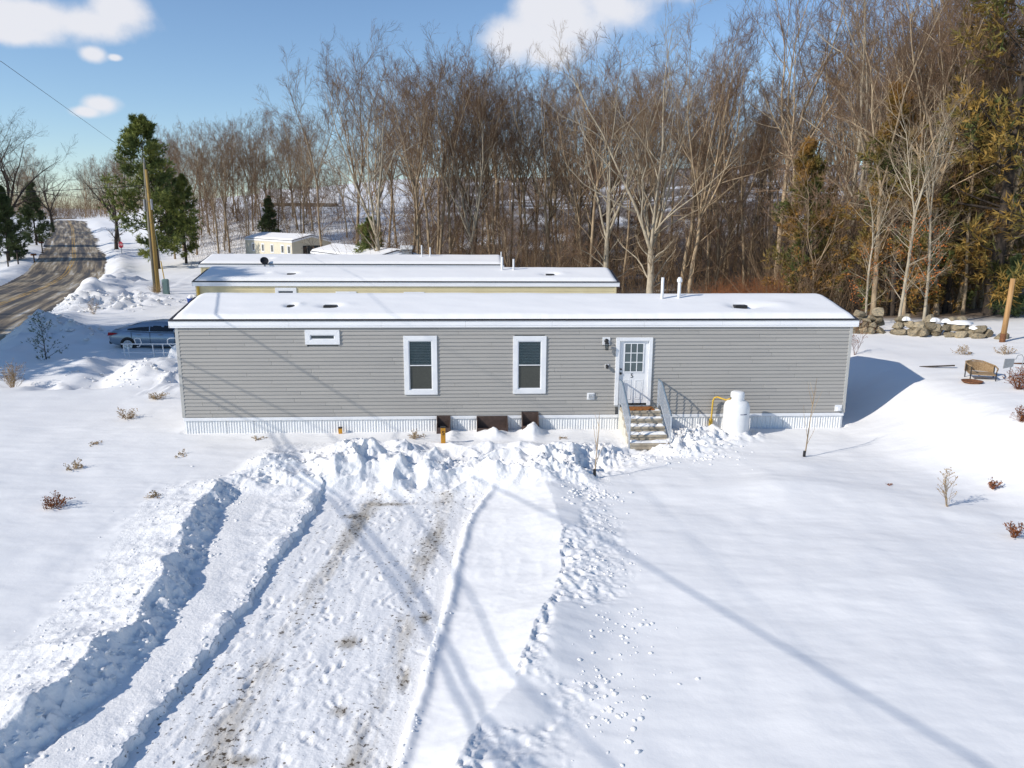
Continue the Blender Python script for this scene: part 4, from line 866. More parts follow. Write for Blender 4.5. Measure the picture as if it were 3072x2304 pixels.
rt = random.Random(9)
homes_xy = [(-5.06, 39.4, 12), (-10.94, 54.5, 12.2)]
def blocked(x, y):
    for (hx, hy, ax_, W, L) in ((-15.6, 68.4, (.5, -.86), 4.6, 17), (-29.4, 92, (.6, -.8), 4.6, 16)):
        dx, dy = x-hx, y-hy; u = dx*ax_[0]+dy*ax_[1]; v = -dx*ax_[1]+dy*ax_[0]
        if abs(u) < L/2+1.5 and -1.5 < v < W+1.5: return True
    return abs(x-road_x(y)) < 7 or (y < 59.5 and x < 3)
ORD = 'first second third fourth fifth sixth seventh eighth ninth tenth eleventh twelfth thirteenth fourteenth fifteenth sixteenth seventeenth eighteenth nineteenth twentieth'.split()
def wood(lo, hi, d0, d1, h0, h1_, n, name, near, far, group, protos, href=22.0, front=.5):
    L_ = []
    for k_ in range(n):
        px_ = lo+(hi-lo)*(k_+rt.random())/n; y = d0+(d1-d0)*rt.random(); x = gx(px_, y); pr = rt.choice(protos); h = rt.uniform(h0, h1_)
        if not blocked(x, y): L_.append((px_, x, y, pr, h/href*rt.uniform(.92, 1.08), rt.uniform(0, 6.28)))
    ys = sorted(l[2] for l in L_); lim = ys[int(len(ys)*front)-1] if near and len(ys) else -1; c_ = 0
    for (px_, x, y, pr, s_, rz) in sorted(L_):
        lab = far
        if y <= lim and c_ < 20: lab = near.replace('#', ORD[c_]); c_ += 1
        plant_tree(name, pr, x, y, s_, rz, lab, 'tree', group)
DEEP = 'slender bare tree deep in the wood, half hidden by nearer trunks'; G_ = 'bare trees of the wood'
wood(930, 1520, 66, 92, 18.5, 22.5, 30, 'bare_tree', '# near bare tree from the left behind the second and third homes', DEEP, G_, PB)
wood(1480, 1790, 70, 95, 17.5, 20.5, 16, 'bare_tree', '# near bare tree from the left above the right part of the yellow roof', DEEP, G_, PB)
wood(1720, 2150, 62, 88, 19, 22, 18, 'bare_tree', '# near bare tree from the left around the two white vent pipes', DEEP, G_, PB)
wood(2090, 2340, 60, 90, 14.5, 17.5, 14, 'bare_tree', '# near bare tree from the left above the russet thicket', DEEP, G_, PB)
wood(2300, 3060, 50, 78, 19, 24, 22, 'bare_tree', '# tall bare tree from the left behind the cedars', 'tall bare tree deep in the wood beyond the stone wall', 'bare trees beyond the stone wall', PB)
wood(2590, 3072, 38.5, 50, 14, 18, 20, 'bare_tree', '# bare trunk from the left close behind the stone wall', 'tall bare tree deep in the wood beyond the stone wall', 'bare trees beyond the stone wall', PB)
wood(480, 945, 100, 140, 13, 16.5, 42, 'bare_tree', '# near bare tree from the left on the hillside above the cream home', 'bare tree far up the snowy hillside', 'bare trees on the hillside', PB)
wood(1000, 2350, 98, 135, 11, 14.5, 26, 'bare_tree', None, DEEP, G_, PB)
wood(2300, 3100, 78, 120, 14, 19, 20, 'bare_tree', None, 'tall bare tree deep in the wood beyond the stone wall', 'bare trees beyond the stone wall', PB)
wood(600, 3080, 150, 230, 9, 12, 60, 'bare_tree', None, 'far bare tree on the wooded rise behind everything', 'far trees on the rise', PB)
wood(60, 470, 190, 290, 13, 19, 46, 'bare_tree', None, 'far bare tree at the end of the road', 'far trees beyond the road', PB)
wood(1040, 2350, 60, 95, 4, 8, 34, 'understory_tree', None, 'thin young tree in the undergrowth of the wood', 'young trees of the undergrowth', PU, 9.5)
wood(2380, 3080, 42, 70, 5, 10, 28, 'understory_tree', None, 'thin young tree beyond the stone wall', 'young trees beyond the stone wall', PU, 9.5)
wood(560, 1050, 98, 130, 5, 9, 22, 'understory_tree', None, 'thin young tree on the snowy hillside', 'young trees on the hillside', PU, 9.5)
# trees one can pick out
def solo(name, pr, px_, y, h, href, rz, lab, cat='tree', **kw): x = gx(px_, y); return plant_tree(name, pr, x, y, h/href, rz, lab, cat, **kw)
solo('beech_tree', P_BEECH, 1140, 63.5, 17, 24, .6, 'spreading pale beech just right of the grey gabled roof')
solo('beech_tree', PB[1], 1252, 64, 19, 23, 2.0, 'tall pale tree second to the right of the grey gabled roof')
solo('beech_tree', P_BIG, 1950, 58, 20, 26, 2.6, 'largest many-limbed pale tree behind the vent pipes of the grey home')
solo('bare_tree', P_BEECH, 1815, 60, 17.2, 24, 3.9, 'twin-limbed pale tree left of the largest many-limbed tree')
solo('bare_tree', PB[5], 2065, 60, 21, 24, 1.1, 'tall tree right of the largest many-limbed tree')
solo('bare_tree', P_BEECH, 1420, 67, 16.2, 24, 5.0, 'forked bare tree above the right end of the yellow home')
solo('bare_tree', P_BIG, 2520, 54, 23, 26, .3, 'tall pale forked tree rising between the two cedars')
solo('bare_tree', PB[0], 2890, 60, 29, 22, .3, 'tall bare tree reaching out of the top right of the view')
solo('bare_tree', P_OAK, 355, 112, 13, 20, 1.4, 'open bare tree with crooked limbs beside the road, left of the pine')
solo('oak_tree', P_OAK, 40, 104, 18, 20, 2.2, 'large dark oak at the left edge beyond the road')
solo('oak_tree', P_OAK, -60, 96, 19, 20, 4.4, 'dark oak cut by the left edge of the view')
solo('oak_tree', P_OAK, 172, 150, 14, 20, 5.2, 'smaller oak down the left side of the far road')
solo('beech_tree', P_YB, 2712, 35.2, 9.6, 11, .4, 'young pale beech with orange leaves behind the stone wall, left one', extra=LEAF)
solo('beech_tree', P_YB, 2792, 35.6, 9.3, 11, 2.4, 'young pale beech with orange leaves behind the stone wall, right one', extra=LEAF)
solo('beech_tree', P_YB, 2615, 36.8, 7, 11, 4.1, 'smallest young beech with orange leaves near the gap in the stone wall', extra=LEAF)
solo('pine_tree', P_PINE, 474, 92, 17, 19, .5, 'green white pine behind the utility poles')
solo('evergreen_tree', P_PINE, 560, 96, 10.5, 19, 2.5, 'low dark evergreen right of the white pine')
solo('evergreen_tree', P_SPR, 815, 104, 6.5, 11, 1.5, 'dark evergreen above the pale cream home')
solo('evergreen_tree', P_SPR, 30, 98, 9, 11, 1.5, 'dark evergreen under the large oak at the left edge')
solo('evergreen_tree', P_SPR, 118, 118, 9, 11, 2.9, 'dark evergreen left of the far road')
solo('cedar_tree', P_CED, 2425, 44, 9.6, 12, .5, 'orange brown cedar rising behind the right end of the grey roof')
solo('cedar_tree', P_CED2, 2985, 39, 19.5, 20, 1.0, 'tall rusty green cedar filling the right edge of the view')
solo('cedar_tree', P_CED, 2690, 41, 11.5, 12, 2.0, 'rusty cedar behind the young beeches')
solo('cedar_tree', P_CED2, 3150, 38, 18, 20, 3.0, 'rusty cedar cut by the right edge of the view')
solo('cedar_tree', P_CED, 2850, 41, 9.5, 12, 4.0, 'short rusty cedar between the beeches and the tall cedar')
solo('evergreen_shrub', P_SPR, 3045, 37.5, 3.0, 11, 1.0, 'low green evergreen at the right edge behind the cut post', 'shrub')
solo('evergreen_shrub', P_PINE, 1118, 66, 6.5, 19, 1.0, 'small green evergreen at the foot of the spreading beech', 'shrub')
# trees left of the road that throw the shadows on it (out of view)
for (x, y, s_, lab) in ((-38, 27.6, 1.3, 'tall pine left of the road, nearest the viewer'), (-37, 30.3, 1.25, 'tall pine left of the road, second from the viewer'), (-41, 32.6, 1.35, 'tall pine left of the road, third from the viewer')):
    plant_tree('pine_tree', P_PINE, x, y, s_, x, lab)
for i, (x, y) in enumerate(((-44, 36), (-50, 42), (-55, 50), (-58, 58), (-62, 64), (-66, 72), (-72, 78), (-77, 88), (-82, 98), (-90, 110), (-98, 126), (-104, 140))):
    plant_tree('bare_tree', PB[i % 6], x, y, rt.uniform(.6, .85), i*1.1, 'bare roadside tree on the far side of the road', 'tree', 'bare roadside trees')

# undergrowth that reads as one mass
def brushwood(name, fn, n, h0, h1_, m, seed, twigs=3, rad=.012, lab='', cat='brush', upw=.0):
    r = np.random.RandomState(seed); xy = np.array([fn(r) for _ in range(n)]); z = terrain(xy[:, 0], xy[:, 1])-.1; P = np.column_stack([xy, z]); L = h0+(h1_-h0)*r.rand(n)**1.5
    D = np.array([0, 0, 1.])+np.array([.35, .35, .1])*r.randn(n, 3); acc = Acc(); p = grow(r, P, D, L, 3, .14, .03); rd = np.maximum(L*.0035, rad)[:, None]*np.array([1, .8, .6, .35]); acc.add(*tubes(p, rd, 3))
    Pc, Dc, Lc, q = spawn(r, p, rd, twigs, .2, 1, (25, 70), .45, L, .05); pc = grow(r, Pc, Dc, Lc, 2, .2, .0); acc.add(*tubes(pc, np.full((len(pc), 3), rad*.6)*np.array([1, .8, .4]), 3))
    o = add_obj(name, acc.mesh(name), None, m); tag(o, lab, cat, kind='stuff'); return o
def zone(lo, hi, d0, d1): return lambda r: (lambda y: (gx(lo+(hi-lo)*r.rand(), y), y))(d0+(d1-d0)*r.rand())
brushwood('undergrowth', zone(1060, 2340, 62, 100), 4100, 1.5, 6.5, 'brush', 1, 4, .012, 'tangled brown undergrowth between the trunks behind the homes', 'undergrowth')
brushwood('undergrowth', zone(2300, 3080, 41, 75), 3200, 1.0, 6.5, 'brush', 2, 4, .009, 'tangled brown undergrowth beyond the stone wall', 'undergrowth')
brushwood('undergrowth', zone(560, 1080, 97, 135), 1150, 1.5, 5, 'brush', 3, 4, .012, 'thin brown undergrowth on the snowy hillside', 'undergrowth')
brushwood('undergrowth', zone(20, 560, 205, 300), 1500, 4, 11, 'brush', 6, 4, .035, 'far brown thicket at the end of the road', 'undergrowth')
brushwood('russet_thicket', zone(2110, 2370, 43, 50), 1700, .8, 2.6, 'brush_r', 4, 5, .009, 'dense russet thicket behind the right end of the grey roof', 'thicket')
brushwood('russet_thicket', zone(2575, 2650, 34, 36.5), 160, .3, 1.0, 'brush_r', 7, 5, .006, 'low russet bramble beside the stone wall gap', 'bramble')

# ------------------------------------------------------------------ stone wall, post and clutter on the right
def stone_mesh(seed):
    r = np.random.RandomState(seed); bm = bmesh.new(); bmesh.ops.create_icosphere(bm, subdivisions=2, radius=1)
    cuts_ = [(unit(r.randn(3)), .42+.38*r.rand()) for _ in range(12)]
    for v in bm.verts:
        p = np.array(v.co)
        for n_, d_ in cuts_:
            k_ = p@n_-d_
            if k_ > 0: p = p-n_*k_*.97
        v.co = p*1.25*(1+.03*r.randn())
    me = bpy.data.meshes.new('stone'); bm.to_mesh(me); bm.free(); me.materials.append(M['stone']); return me
SM = [stone_mesh(i) for i in range(9)]
r = random.Random(12)
def stone_pile(label, pts, n_lay, loc):
    t = thing('stone_wall', label, 'stone wall', loc)
    for i, (x, y, lay, s) in enumerate(pts):
        o = add_obj('stone', SM[r.randrange(9)], t); w_ = s*r.uniform(.8, 1.3)
        z0 = tz(x, y); o.location = (x-loc[0], y-loc[1], z0-loc[2]+.10+lay*.27); o.scale = (w_, s*r.uniform(.75, 1.0), s*r.uniform(.5, .75)); o.rotation_euler = (r.uniform(-.35, .35), r.uniform(-.35, .35), r.uniform(0, 6.28))
    return t
wl_a, wl_b = np.array([17.0, 33.9]), np.array([20.4, 32.2])
pts = []
for lay, n in ((0, 13), (1, 10), (2, 6)):
    for i in range(n):
        f = (i+.5+.3*r.uniform(-1, 1))/n
        if lay == 2 and (.25 < f < .5): continue
        q = wl_a+(wl_b-wl_a)*(f*(.96-.06*lay)+.02); pts.append((q[0]+r.uniform(-.08, .08), q[1]+r.uniform(-.25, .25)+.12*lay, lay, r.uniform(.24, .36)))
wall_r = stone_pile('tumbled field stone wall with snow on top, right of the gap', pts, 3, (18.6, 33, tz(18.6, 33)))
pts = []
for lay, n in ((0, 6), (1, 5), (2, 4), (3, 2)):
    for i in range(n): pts.append((15.55+1.35*(i+.5)/n+r.uniform(-.1, .1), 34.4+r.uniform(-.25, .25), lay, r.uniform(.24, .34)))
stone_pile('taller heap of grey field stones beside the right end of the grey roof', pts, 4, (16.2, 34.4, tz(16.2, 34.4)))
for (x, y, s, lab) in ((20.6, 31.6, .30, 'single brown stone with a snow cap left of the cut post'), (19.9, 32.0, .22, 'flat reddish stone lying alone right of the stone wall')):
    o = add_obj('field_stone', SM[3 if s > .25 else 5], None); o.location = (x, y, tz(x, y)+.06); o.scale = (s*1.2, s, s*.75); tag(o, lab, 'stone')
def snow_blob(name, x, y, z, a, b, h, lab, seed=0, parent=None):
    r_ = np.random.RandomState(seed); n, k_ = 14, 20; th = np.linspace(0, 2*math.pi, k_, endpoint=False); V = [(0, 0, h)]
    for i in range(1, n):
        f = i/(n-1); rr_ = f; zz = h*math.sqrt(max(0, 1-f*f))
        for t_ in th: w_ = 1+.18*math.sin(3*t_+seed)+.1*math.sin(5*t_+2*seed); V.append((a*rr_*w_*math.cos(t_), b*rr_*w_*math.sin(t_), zz))
    F3 = [(0, 1+j, 1+(j+1) % k_) for j in range(k_)]; F4 = [(1+(i-1)*k_+j, 1+i*k_+j, 1+i*k_+(j+1) % k_, 1+(i-1)*k_+(j+1) % k_) for i in range(1, n-1) for j in range(k_)]
    o = add_obj(name, np_mesh(name, np.array(V), [np.array(F3), np.array(F4)], True), None, 'snow_roof'); o.location = (x, y, z)
    if parent is not None: o.parent = parent; o.location = Vector((x, y, z))-parent.location
    else: tag(o, lab, 'snow')
    return o
for i, (x, y, dz, a, b, lab) in enumerate(((19.55, 32.75, .62, .5, .3, 'largest snow cap lying on the right part of the stone wall'), (20.1, 32.4, .42, .45, .28, 'snow cap on the right end of the stone wall'), (18.6, 33.2, .70, .22, .16, 'small snow cap on the middle of the stone wall'), (17.6, 33.7, .70, .2, .15, 'small snow cap on the left stones of the stone wall'), (19.0, 33.0, .68, .2, .2, 'snow cap second from the largest on the stone wall'))):
    snow_blob('snow_cap', x, y, tz(x, y)+dz-.10, a, b, .17, lab, i, wall_r)
px0 = (20.2, 30.9); pt_ = thing('cut_post', 'tall pale cut wooden post standing in the snow at the right', 'post', (*px0, tz(*px0)-.15), 0)
MB().tube([(0, 0, 0), (.02, 0, .5)], [.115, .11], 12, True).build('rusty_base', 'rust', pt_, True)
MB().tube([(.02, 0, .5), (.06, 0, 1.6), (.10, .02, 2.75)], [.108, .10, .092], 12).build('shaft', 'wood_p', pt_, True)

def lumpy(pts): return [Vector(p) for p in pts]
# weathered rattan chair lying low in the snow
cx_, cy_ = 15.35, 24.3; cz_ = tz(cx_, cy_); chr_ = thing('garden_chair', 'weathered rattan garden chair sunk in the snow slope', 'chair', (cx_, cy_, cz_-.12), -.35)
MB().tube([(-.42, .30, .62), (-.44, -.05, .60), (-.36, -.34, .56)], .022, 8).build('armrest', 'rattan', chr_)
MB().tube([(.44, .30, .52), (.45, -.05, .48), (.36, -.34, .44)], .022, 8).build('armrest', 'rattan', chr_)
MB().tube([(-.42, .30, .62), (-.2, .42, .66), (.1, .45, .63), (.44, .30, .52)], .024, 8).build('back_rail', 'rattan', chr_)
bk = MB(); n = 14
for i in range(n):
    f0, f1 = i/n, (i+1)/n; P_ = lambda f, z: (-.42+.86*f, .30+.14*math.sin(math.pi*f), z)
    zt0 = .62-.10*f0+.04*math.sin(math.pi*f0); zt1 = .62-.10*f1+.04*math.sin(math.pi*f1)
    bk.poly([P_(f0, .30), P_(f1, .30), P_(f1, zt1), P_(f0, zt0)], [(0, 1, 2, 3)])
bo = bk.build('backrest', 'rattan', chr_); sm_ = bo.modifiers.new('thickness', 'SOLIDIFY'); sm_.thickness = .02
MB().box(-.38, .38, -.32, .28, .285, .315).build('seat', 'rattan', chr_, bevel=.01)
for (x, y, t_) in ((-.40, .28, .6), (.42, .28, .5), (-.36, -.33, .55), (.36, -.33, .43)): MB().tube([(x, y, -.1), (x, y, t_)], .018, 8).build('leg', 'black', chr_)
pn_x, pn_y = 14.75, 23.75; pn = thing('metal_pan', 'rusty round pan lying in the snow under the rattan chair', 'pan', (pn_x, pn_y, tz(pn_x, pn_y)+.01)); MB().lathe([(.001, .0), (.26, .0), (.32, .06), (.30, .06), (.25, .015), (.001, .012)], k=20).build('dish', 'rust', pn, True)
bd = add_obj('board', MB().box(-.75, .75, -.05, .05, 0, .03).mesh('board'), None, 'bark_d', (14.85, 26.4, tz(14.85, 26.4)+.02)); bd.rotation_euler = (.1, -.15, -.55); tag(bd, 'narrow dark board lying in the snow behind the rattan chair', 'board')
# shovel stuck in a drift, handle to the right
shx, shy = 16.2, 24.2; shz = tz(shx, shy); sh = thing('shovel', 'shovel with grey blade and rusty handle held above the snow', 'shovel', (shx, shy, shz), .1)
MB().prism([(-.24, .30), (.10, .36), (.12, .62), (-.22, .62)], 'y', -.015, .015).build('blade', 'steel', sh, bevel=.01)
MB().tube([(.1, 0, .47), (.35, 0, .46), (1.4, .05, .42)], [.02, .028, .028], 8).build('handle', 'rust', sh)
MB().tube([(-.02, -.05, -.2), (.0, -.02, .1), (.02, 0, .35)], [.02, .018, .015], 6).build('prop_stake', 'steel', sh)
MB().tube([(.12, -.04, .6), (.18, -.04, .74), (.32, -.04, .76), (.40, -.04, .65), (.36, -.04, .2), (.28, -.04, -.25)], .012, 6).build('wire_hook', 'steel', sh)

# ------------------------------------------------------------------ shrubs, weeds and saplings poking out of the snow
def dry_plant(name, x, y, h, spread, n, m, lab, seed, group=None, cat='shrub', seeds=True, dome=0):
    r_ = np.random.RandomState(seed); z = tz(x, y); t = thing(name, lab, cat, (x, y, z), 0, group); acc = Acc()
    P = np.zeros((n, 3))+np.column_stack([.12*spread*r_.randn(n, 2), np.full(n, -.05)]); D = np.column_stack([spread*1.1*r_.randn(n, 2)/max(h, .1), np.ones(n)]); L = h*(.6+.6*r_.rand(n))
    p = grow(r_, P, D, L, 3, .12, .04); rd = np.full((n, 4), .006)*np.array([1, .8, .6, .4])
    acc.add(*tubes(p, rd, 3)); Pc, Dc, Lc, q = spawn(r_, p, rd, 4, .3, 1, (20, 60), .4, L, .03); pc = grow(r_, Pc, Dc, Lc, 2, .15, .05); acc.add(*tubes(pc, np.full((len(pc), 3), .0045), 3))
    add_obj('stems', acc.mesh('stems'), t, m)
    if seeds:
        e = np.concatenate([pc[:, -1], p[:, -1]]); c_ = np.repeat(e, 2, 0)+.015*r_.randn(len(e)*2, 3); a1 = unit(r_.randn(len(c_), 3))*.022; a2 = unit(np.cross(a1, r_.randn(len(c_), 3)))*.014
        add_obj('seed_heads' if not dome else 'leaves', np_mesh('tips', np.stack([c_-a1, c_+a2, c_+a1, c_-a2], 1).reshape(-1, 3), np.arange(len(c_)*4).reshape(-1, 4)), t, m)['kind'] = 'stuff'
    return t
dp = [(-12.72, 26.4, .34, .30, 26, 'dry', 'dry bush nearest the left end of the grey home'), (-12.46, 23.8, .40, .28, 24, 'dry', 'dry feathery bush second from the left end of the grey home'), (-11.93, 20.9, .16, .35, 12, 'dry', 'flat scatter of dry stems left of the driveway, level with the skirting'), (-11.35, 18.8, .26, .26, 16, 'dry', 'small dry weed left of the ploughed bank, third from the front'),
      (-10.25, 16.05, .34, .32, 30, 'dry_r', 'brownest dry bush at far left of the driveway, nearest the viewer'), (-8.96, 19.9, .2, .3, 8, 'dry', 'pair of dry stems just left of the snow pile'), (-8.3, 16.7, .2, .2, 10, 'dry', 'tiny dry weed beside the left ploughed bank'), (-7.45, 21.5, .16, .3, 12, 'dry', 'low dry stems at the left foot of the snow pile'),
      (-2.88, 21.6, .28, .2, 16, 'dry', 'dry weed between the snow pile and the white skirting'), (1.5, 21.6, .12, .25, 8, 'dry', 'few dry stems in front of the last brown bin'),
      (9.94, 16.3, .8, .09, 9, 'dry', 'upright thin dry weed alone on the right field'), (11.74, 17.5, .3, .12, 14, 'dry_r', 'small russet tuft upper right of the upright weed'), (10.35, 14.6, .32, .14, 18, 'dry_r', 'small russet tuft at the right edge nearest the viewer'), (13.7, 19.7, .42, .16, 26, 'dry_r', 'russet leafy bush cut by the right edge of the view'), (9.4, 17.8, .1, .1, 6, 'dry_r', 'tiny russet sprig left of the upright weed'),
      (15.5, 22.6, .62, .3, 50, 'dry_r', 'large russet leafy bush below the shovel'), (17.3, 28.6, .4, .35, 20, 'dry', 'thin weeds between the chair and the cut post'), (18.6, 28.2, .35, .35, 20, 'dry', 'thin weeds right of the cut post base'), (13.6, 29.6, .85, .16, 9, 'dry_r', 'upright reddish sapling stump near the stone heap'), (-19.6, 29.0, 1.0, .18, 40, 'dry', 'small tan shrub at the left edge beside the trodden track'),
      (-31.2, 66.5, .9, .5, 50, 'dry', 'dry bush at the foot of the utility poles'), (-28.3, 51, .9, .3, 20, 'dry', 'dry bush beside the ploughed heap by the road')]
for i, (x, y, h, sp2, n, m_, lab) in enumerate(dp): dry_plant('dry_shrub', x, y, h, sp2, n, m_, lab, 40+i, 'dry plants in the snow', 'shrub', True, m_ == 'dry_r')
def sapling(x, y, h, lab, seed, nb=7, m_='bark'):
    r_ = np.random.RandomState(seed); t = thing('sapling', lab, 'sapling', (x, y, tz(x, y))); acc = Acc()
    p = grow(r_, np.array([[0, 0, -.1]]), np.array([[.06, 0, 1.]]), np.array([h]), 8, .03, .03); rd = (.02*np.linspace(1, .2, 9))[None]; acc.add(*tubes(p, rd, 6)); add_obj('stem', acc.mesh('stem'), t, m_)
    acc = Acc(); Pc, Dc, Lc, q = spawn(r_, p, rd, nb, .15, .8, (18, 40), .42, np.array([h]), .25); pc = grow(r_, Pc, Dc, Lc, 4, .06, .1); acc.add(*tubes(pc, np.full((len(pc), 5), .008)*np.array([1, .9, .7, .5, .3]), 4)); add_obj('twigs', acc.mesh('twigs'), t, m_)
    MB().lathe([(.035, -.05), (.04, .0), (.038, .16), (.03, .17)], k=10).build('trunk_guard', 'black', t)
sapling(8.15, 20.2, 2.35, 'bare sapling standing in snow right of the propane tank', 3); sapling(2.1, 18.24, 1.75, 'bare sapling in front of the entry steps', 8)
x, y = -21.4, 34.2; a, b = conifer(35, 1.9, .03, 'cedar', 16, .12, .34, 0, 6, 4, .13); t = plant_tree('evergreen_sapling', make_proto('sap', a, b, 'bark_d', 'needle_d'), x, y, 1, 1.2, 'small dark evergreen sapling in the blue shade at far left', 'sapling')

# ------------------------------------------------------------------ car
def car(loc, rz, label):
    t = thing('parked_car', label, 'car', loc, rz)                      # x forward, wheels on z = 0
    hw = .92; st_ = [(-2.42, .44, .80, .62), (-2.36, .36, .97, .82), (-2.15, .30, 1.06, .90), (-1.7, .24, 1.08, .915), (-1.0, .22, 1.02, hw), (0, .20, .99, hw), (.9, .20, .97, hw), (1.5, .22, .94, .91), (2.0, .26, .84, .88), (2.3, .32, .72, .78), (2.42, .40, .58, .6)]
    V = []; F = []
    for (x, zb, zt_, w) in st_:
        zm = zb+(zt_-zb)*.5; V += [(x, s*yy, zz) for s, ring in ((-1, ((.0, zb), (.80*w, zb), (.97*w, zb+.09), (w, zm), (.965*w, zt_-.10), (.86*w, zt_-.015), (.45*w, zt_+.01))),) for yy, zz in ring]
        V += [(x, 0, zt_+.015)]+[(x, yy, zz) for yy, zz in ((.45*w, zt_+.01), (.86*w, zt_-.015), (.965*w, zt_-.10), (w, zm), (.97*w, zb+.09), (.80*w, zb))]
    k_ = 14
    for i in range(len(st_)-1):
        for j in range(k_): F.append((i*k_+j, i*k_+(j+1) % k_, (i+1)*k_+(j+1) % k_, (i+1)*k_+j))
    F += [tuple(range(k_))[::-1], tuple((len(st_)-1)*k_+j for j in range(k_))]
    body = MB(); body.V = V; body.F = [f[::-1] for f in F]; bo = body.build('body', 'car', t, True)
    # cabin: glass block and roof skin above it
    cs = [(-1.95, 1.055, 1.06, .80, .78), (-1.45, 1.05, 1.22, .84, .70), (-.85, 1.02, 1.395, .86, .64), (-.2, .99, 1.455, .87, .64), (.35, .98, 1.44, .87, .64), (.8, .975, 1.33, .86, .66), (1.35, .955, 1.02, .83, .75), (1.55, .93, .95, .8, .78)]
    def loft(f):
        m_ = MB(); n_ = None
        for s_ in cs:
            ring = f(*s_); n_ = len(ring); m_.V += ring
        m_.F = [(i*n_+j, i*n_+j+1, (i+1)*n_+j+1, (i+1)*n_+j) for i in range(len(cs)-1) for j in range(n_-1)]; return m_
    cab = loft(lambda x, zb, zt_, wb, wt: [(x, -wb, zb-.03), (x, -(wb+wt)/2-.02, (zb+zt_)/2), (x, -wt, zt_-.01), (x, -wt*.5, zt_+.012), (x, 0, zt_+.018), (x, wt*.5, zt_+.012), (x, wt, zt_-.01), (x, (wb+wt)/2+.02, (zb+zt_)/2), (x, wb, zb-.03)]).build('cabin', 'car', t, True)
    for sg in (-1, 1):
        def side(x0, x1):
            xs_ = np.linspace(x0, x1, 9); a = [c_[0] for c_ in cs]; f_ = lambda i: np.interp(xs_, a, [c_[i] for c_ in cs]); zb, zt_, wb, wt = f_(1)+.015, f_(2)-.055, f_(3), f_(4); m_ = MB()
            zt_ = np.maximum(zt_, zb+.01)
            for i in range(9):
                h_ = (zt_[i]-zb[i])
                for q in (0, .5, 1): zz = zb[i]+h_*q; yq = np.interp(q, [0, .5, 1], [wb[i], (wb[i]+wt[i])/2+.022, wt[i]+.012]); m_.V.append((xs_[i], sg*(yq+.012), zz))
            for i in range(8):
                for q in (0, 1): b_ = i*3+q; fc = (b_, b_+3, b_+4, b_+1); m_.F.append(fc if sg < 0 else fc[::-1])
            return m_
        side(-1.42, -.36).build('side_window', 'carglass', t, True); side(-.30, 1.12).build('side_window', 'carglass', t, True)
        for xd in (-.95, .12): MB().box(xd, xd+.2, *sorted((sg*.915, sg*.945)), .83, .86).build('door_handle', 'steel', t)
        for xd in (-1.22, -.30, .92): MB().box(xd-.006, xd+.006, *sorted((sg*.912, sg*.926)), .32, .97).build('door_gap', 'black', t)
        MB().prism([(-2.40, .78), (-1.98, .86), (-1.90, .90), (-2.36, .95)], 'y', *sorted((sg*.58, sg*.905))).build('tail_light', 'tail', t)
        MB().prism([(2.34, .62), (1.9, .74), (1.95, .80), (2.28, .72)], 'y', *sorted((sg*.5, sg*.875))).build('headlight', 'rim', t)
        MB().box(.95, 1.1, *sorted((sg*.92, sg*1.1)), .98, 1.1).build('mirror', 'car', t, bevel=.02)
        for xw in (-1.42, 1.40):
            MB().tube([(xw, sg*.62, .33), (xw, sg*.932, .33)], .385, 24).build('wheel_arch', 'black', t)
            wh = MB().tube([(xw, sg*.70, .325), (xw, sg*.90, .325), (xw, sg*.936, .325)], [.325, .325, .30], 28).build('wheel', 'tyre', t)
            rm = MB().tube([(xw, sg*.90, .325), (xw, sg*.938, .325)], .225, 24)
            rm.build('rim_back', 'black', wh)
            sp3 = MB()
            for q in range(5): a = q*2*math.pi/5+.3; sp3.tube([(xw, sg*.945, .325), (xw+.10*math.cos(a-.1), sg*.95, .325+.10*math.sin(a-.1)), (xw+.215*math.cos(a), sg*.945, .325+.215*math.sin(a))], [.03, .022, .026], 5)
            sp3.build('rim', 'rim', wh)
            MB().lathe([(.225, -.004), (.24, .004), (.225, .01), (.21, .004)], (0, 0, 0), 28).build('rim_lip', 'rim', wh, True, loc=(xw, sg*.938, .325)).rotation_euler = (R(90), 0, 0)
    MB().prism([(-1.50, 1.215), (-1.0, 1.375), (-1.0, 1.385), (-1.5, 1.23)], 'y', -.55, .55).build('rear_window', 'carglass', t)
    MB().prism([(.88, 1.325), (1.34, 1.04), (1.34, 1.05), (.88, 1.338)], 'y', -.58, .58).build('windscreen', 'carglass', t)
    MB().box(-2.43, -2.30, -.75, .75, .34, .50).build('rear_bumper', 'black', t, bevel=.03)
    MB().box(-2.15, -1.95, -.7, .7, 1.075, 1.10).build('spoiler', 'car', t, bevel=.01)
    return t
cX, cY = -17.95, 38.6
car((cX, cY, tz(cX, cY)-.12), .03, 'silver blue sedan parked behind the left end of the grey home')

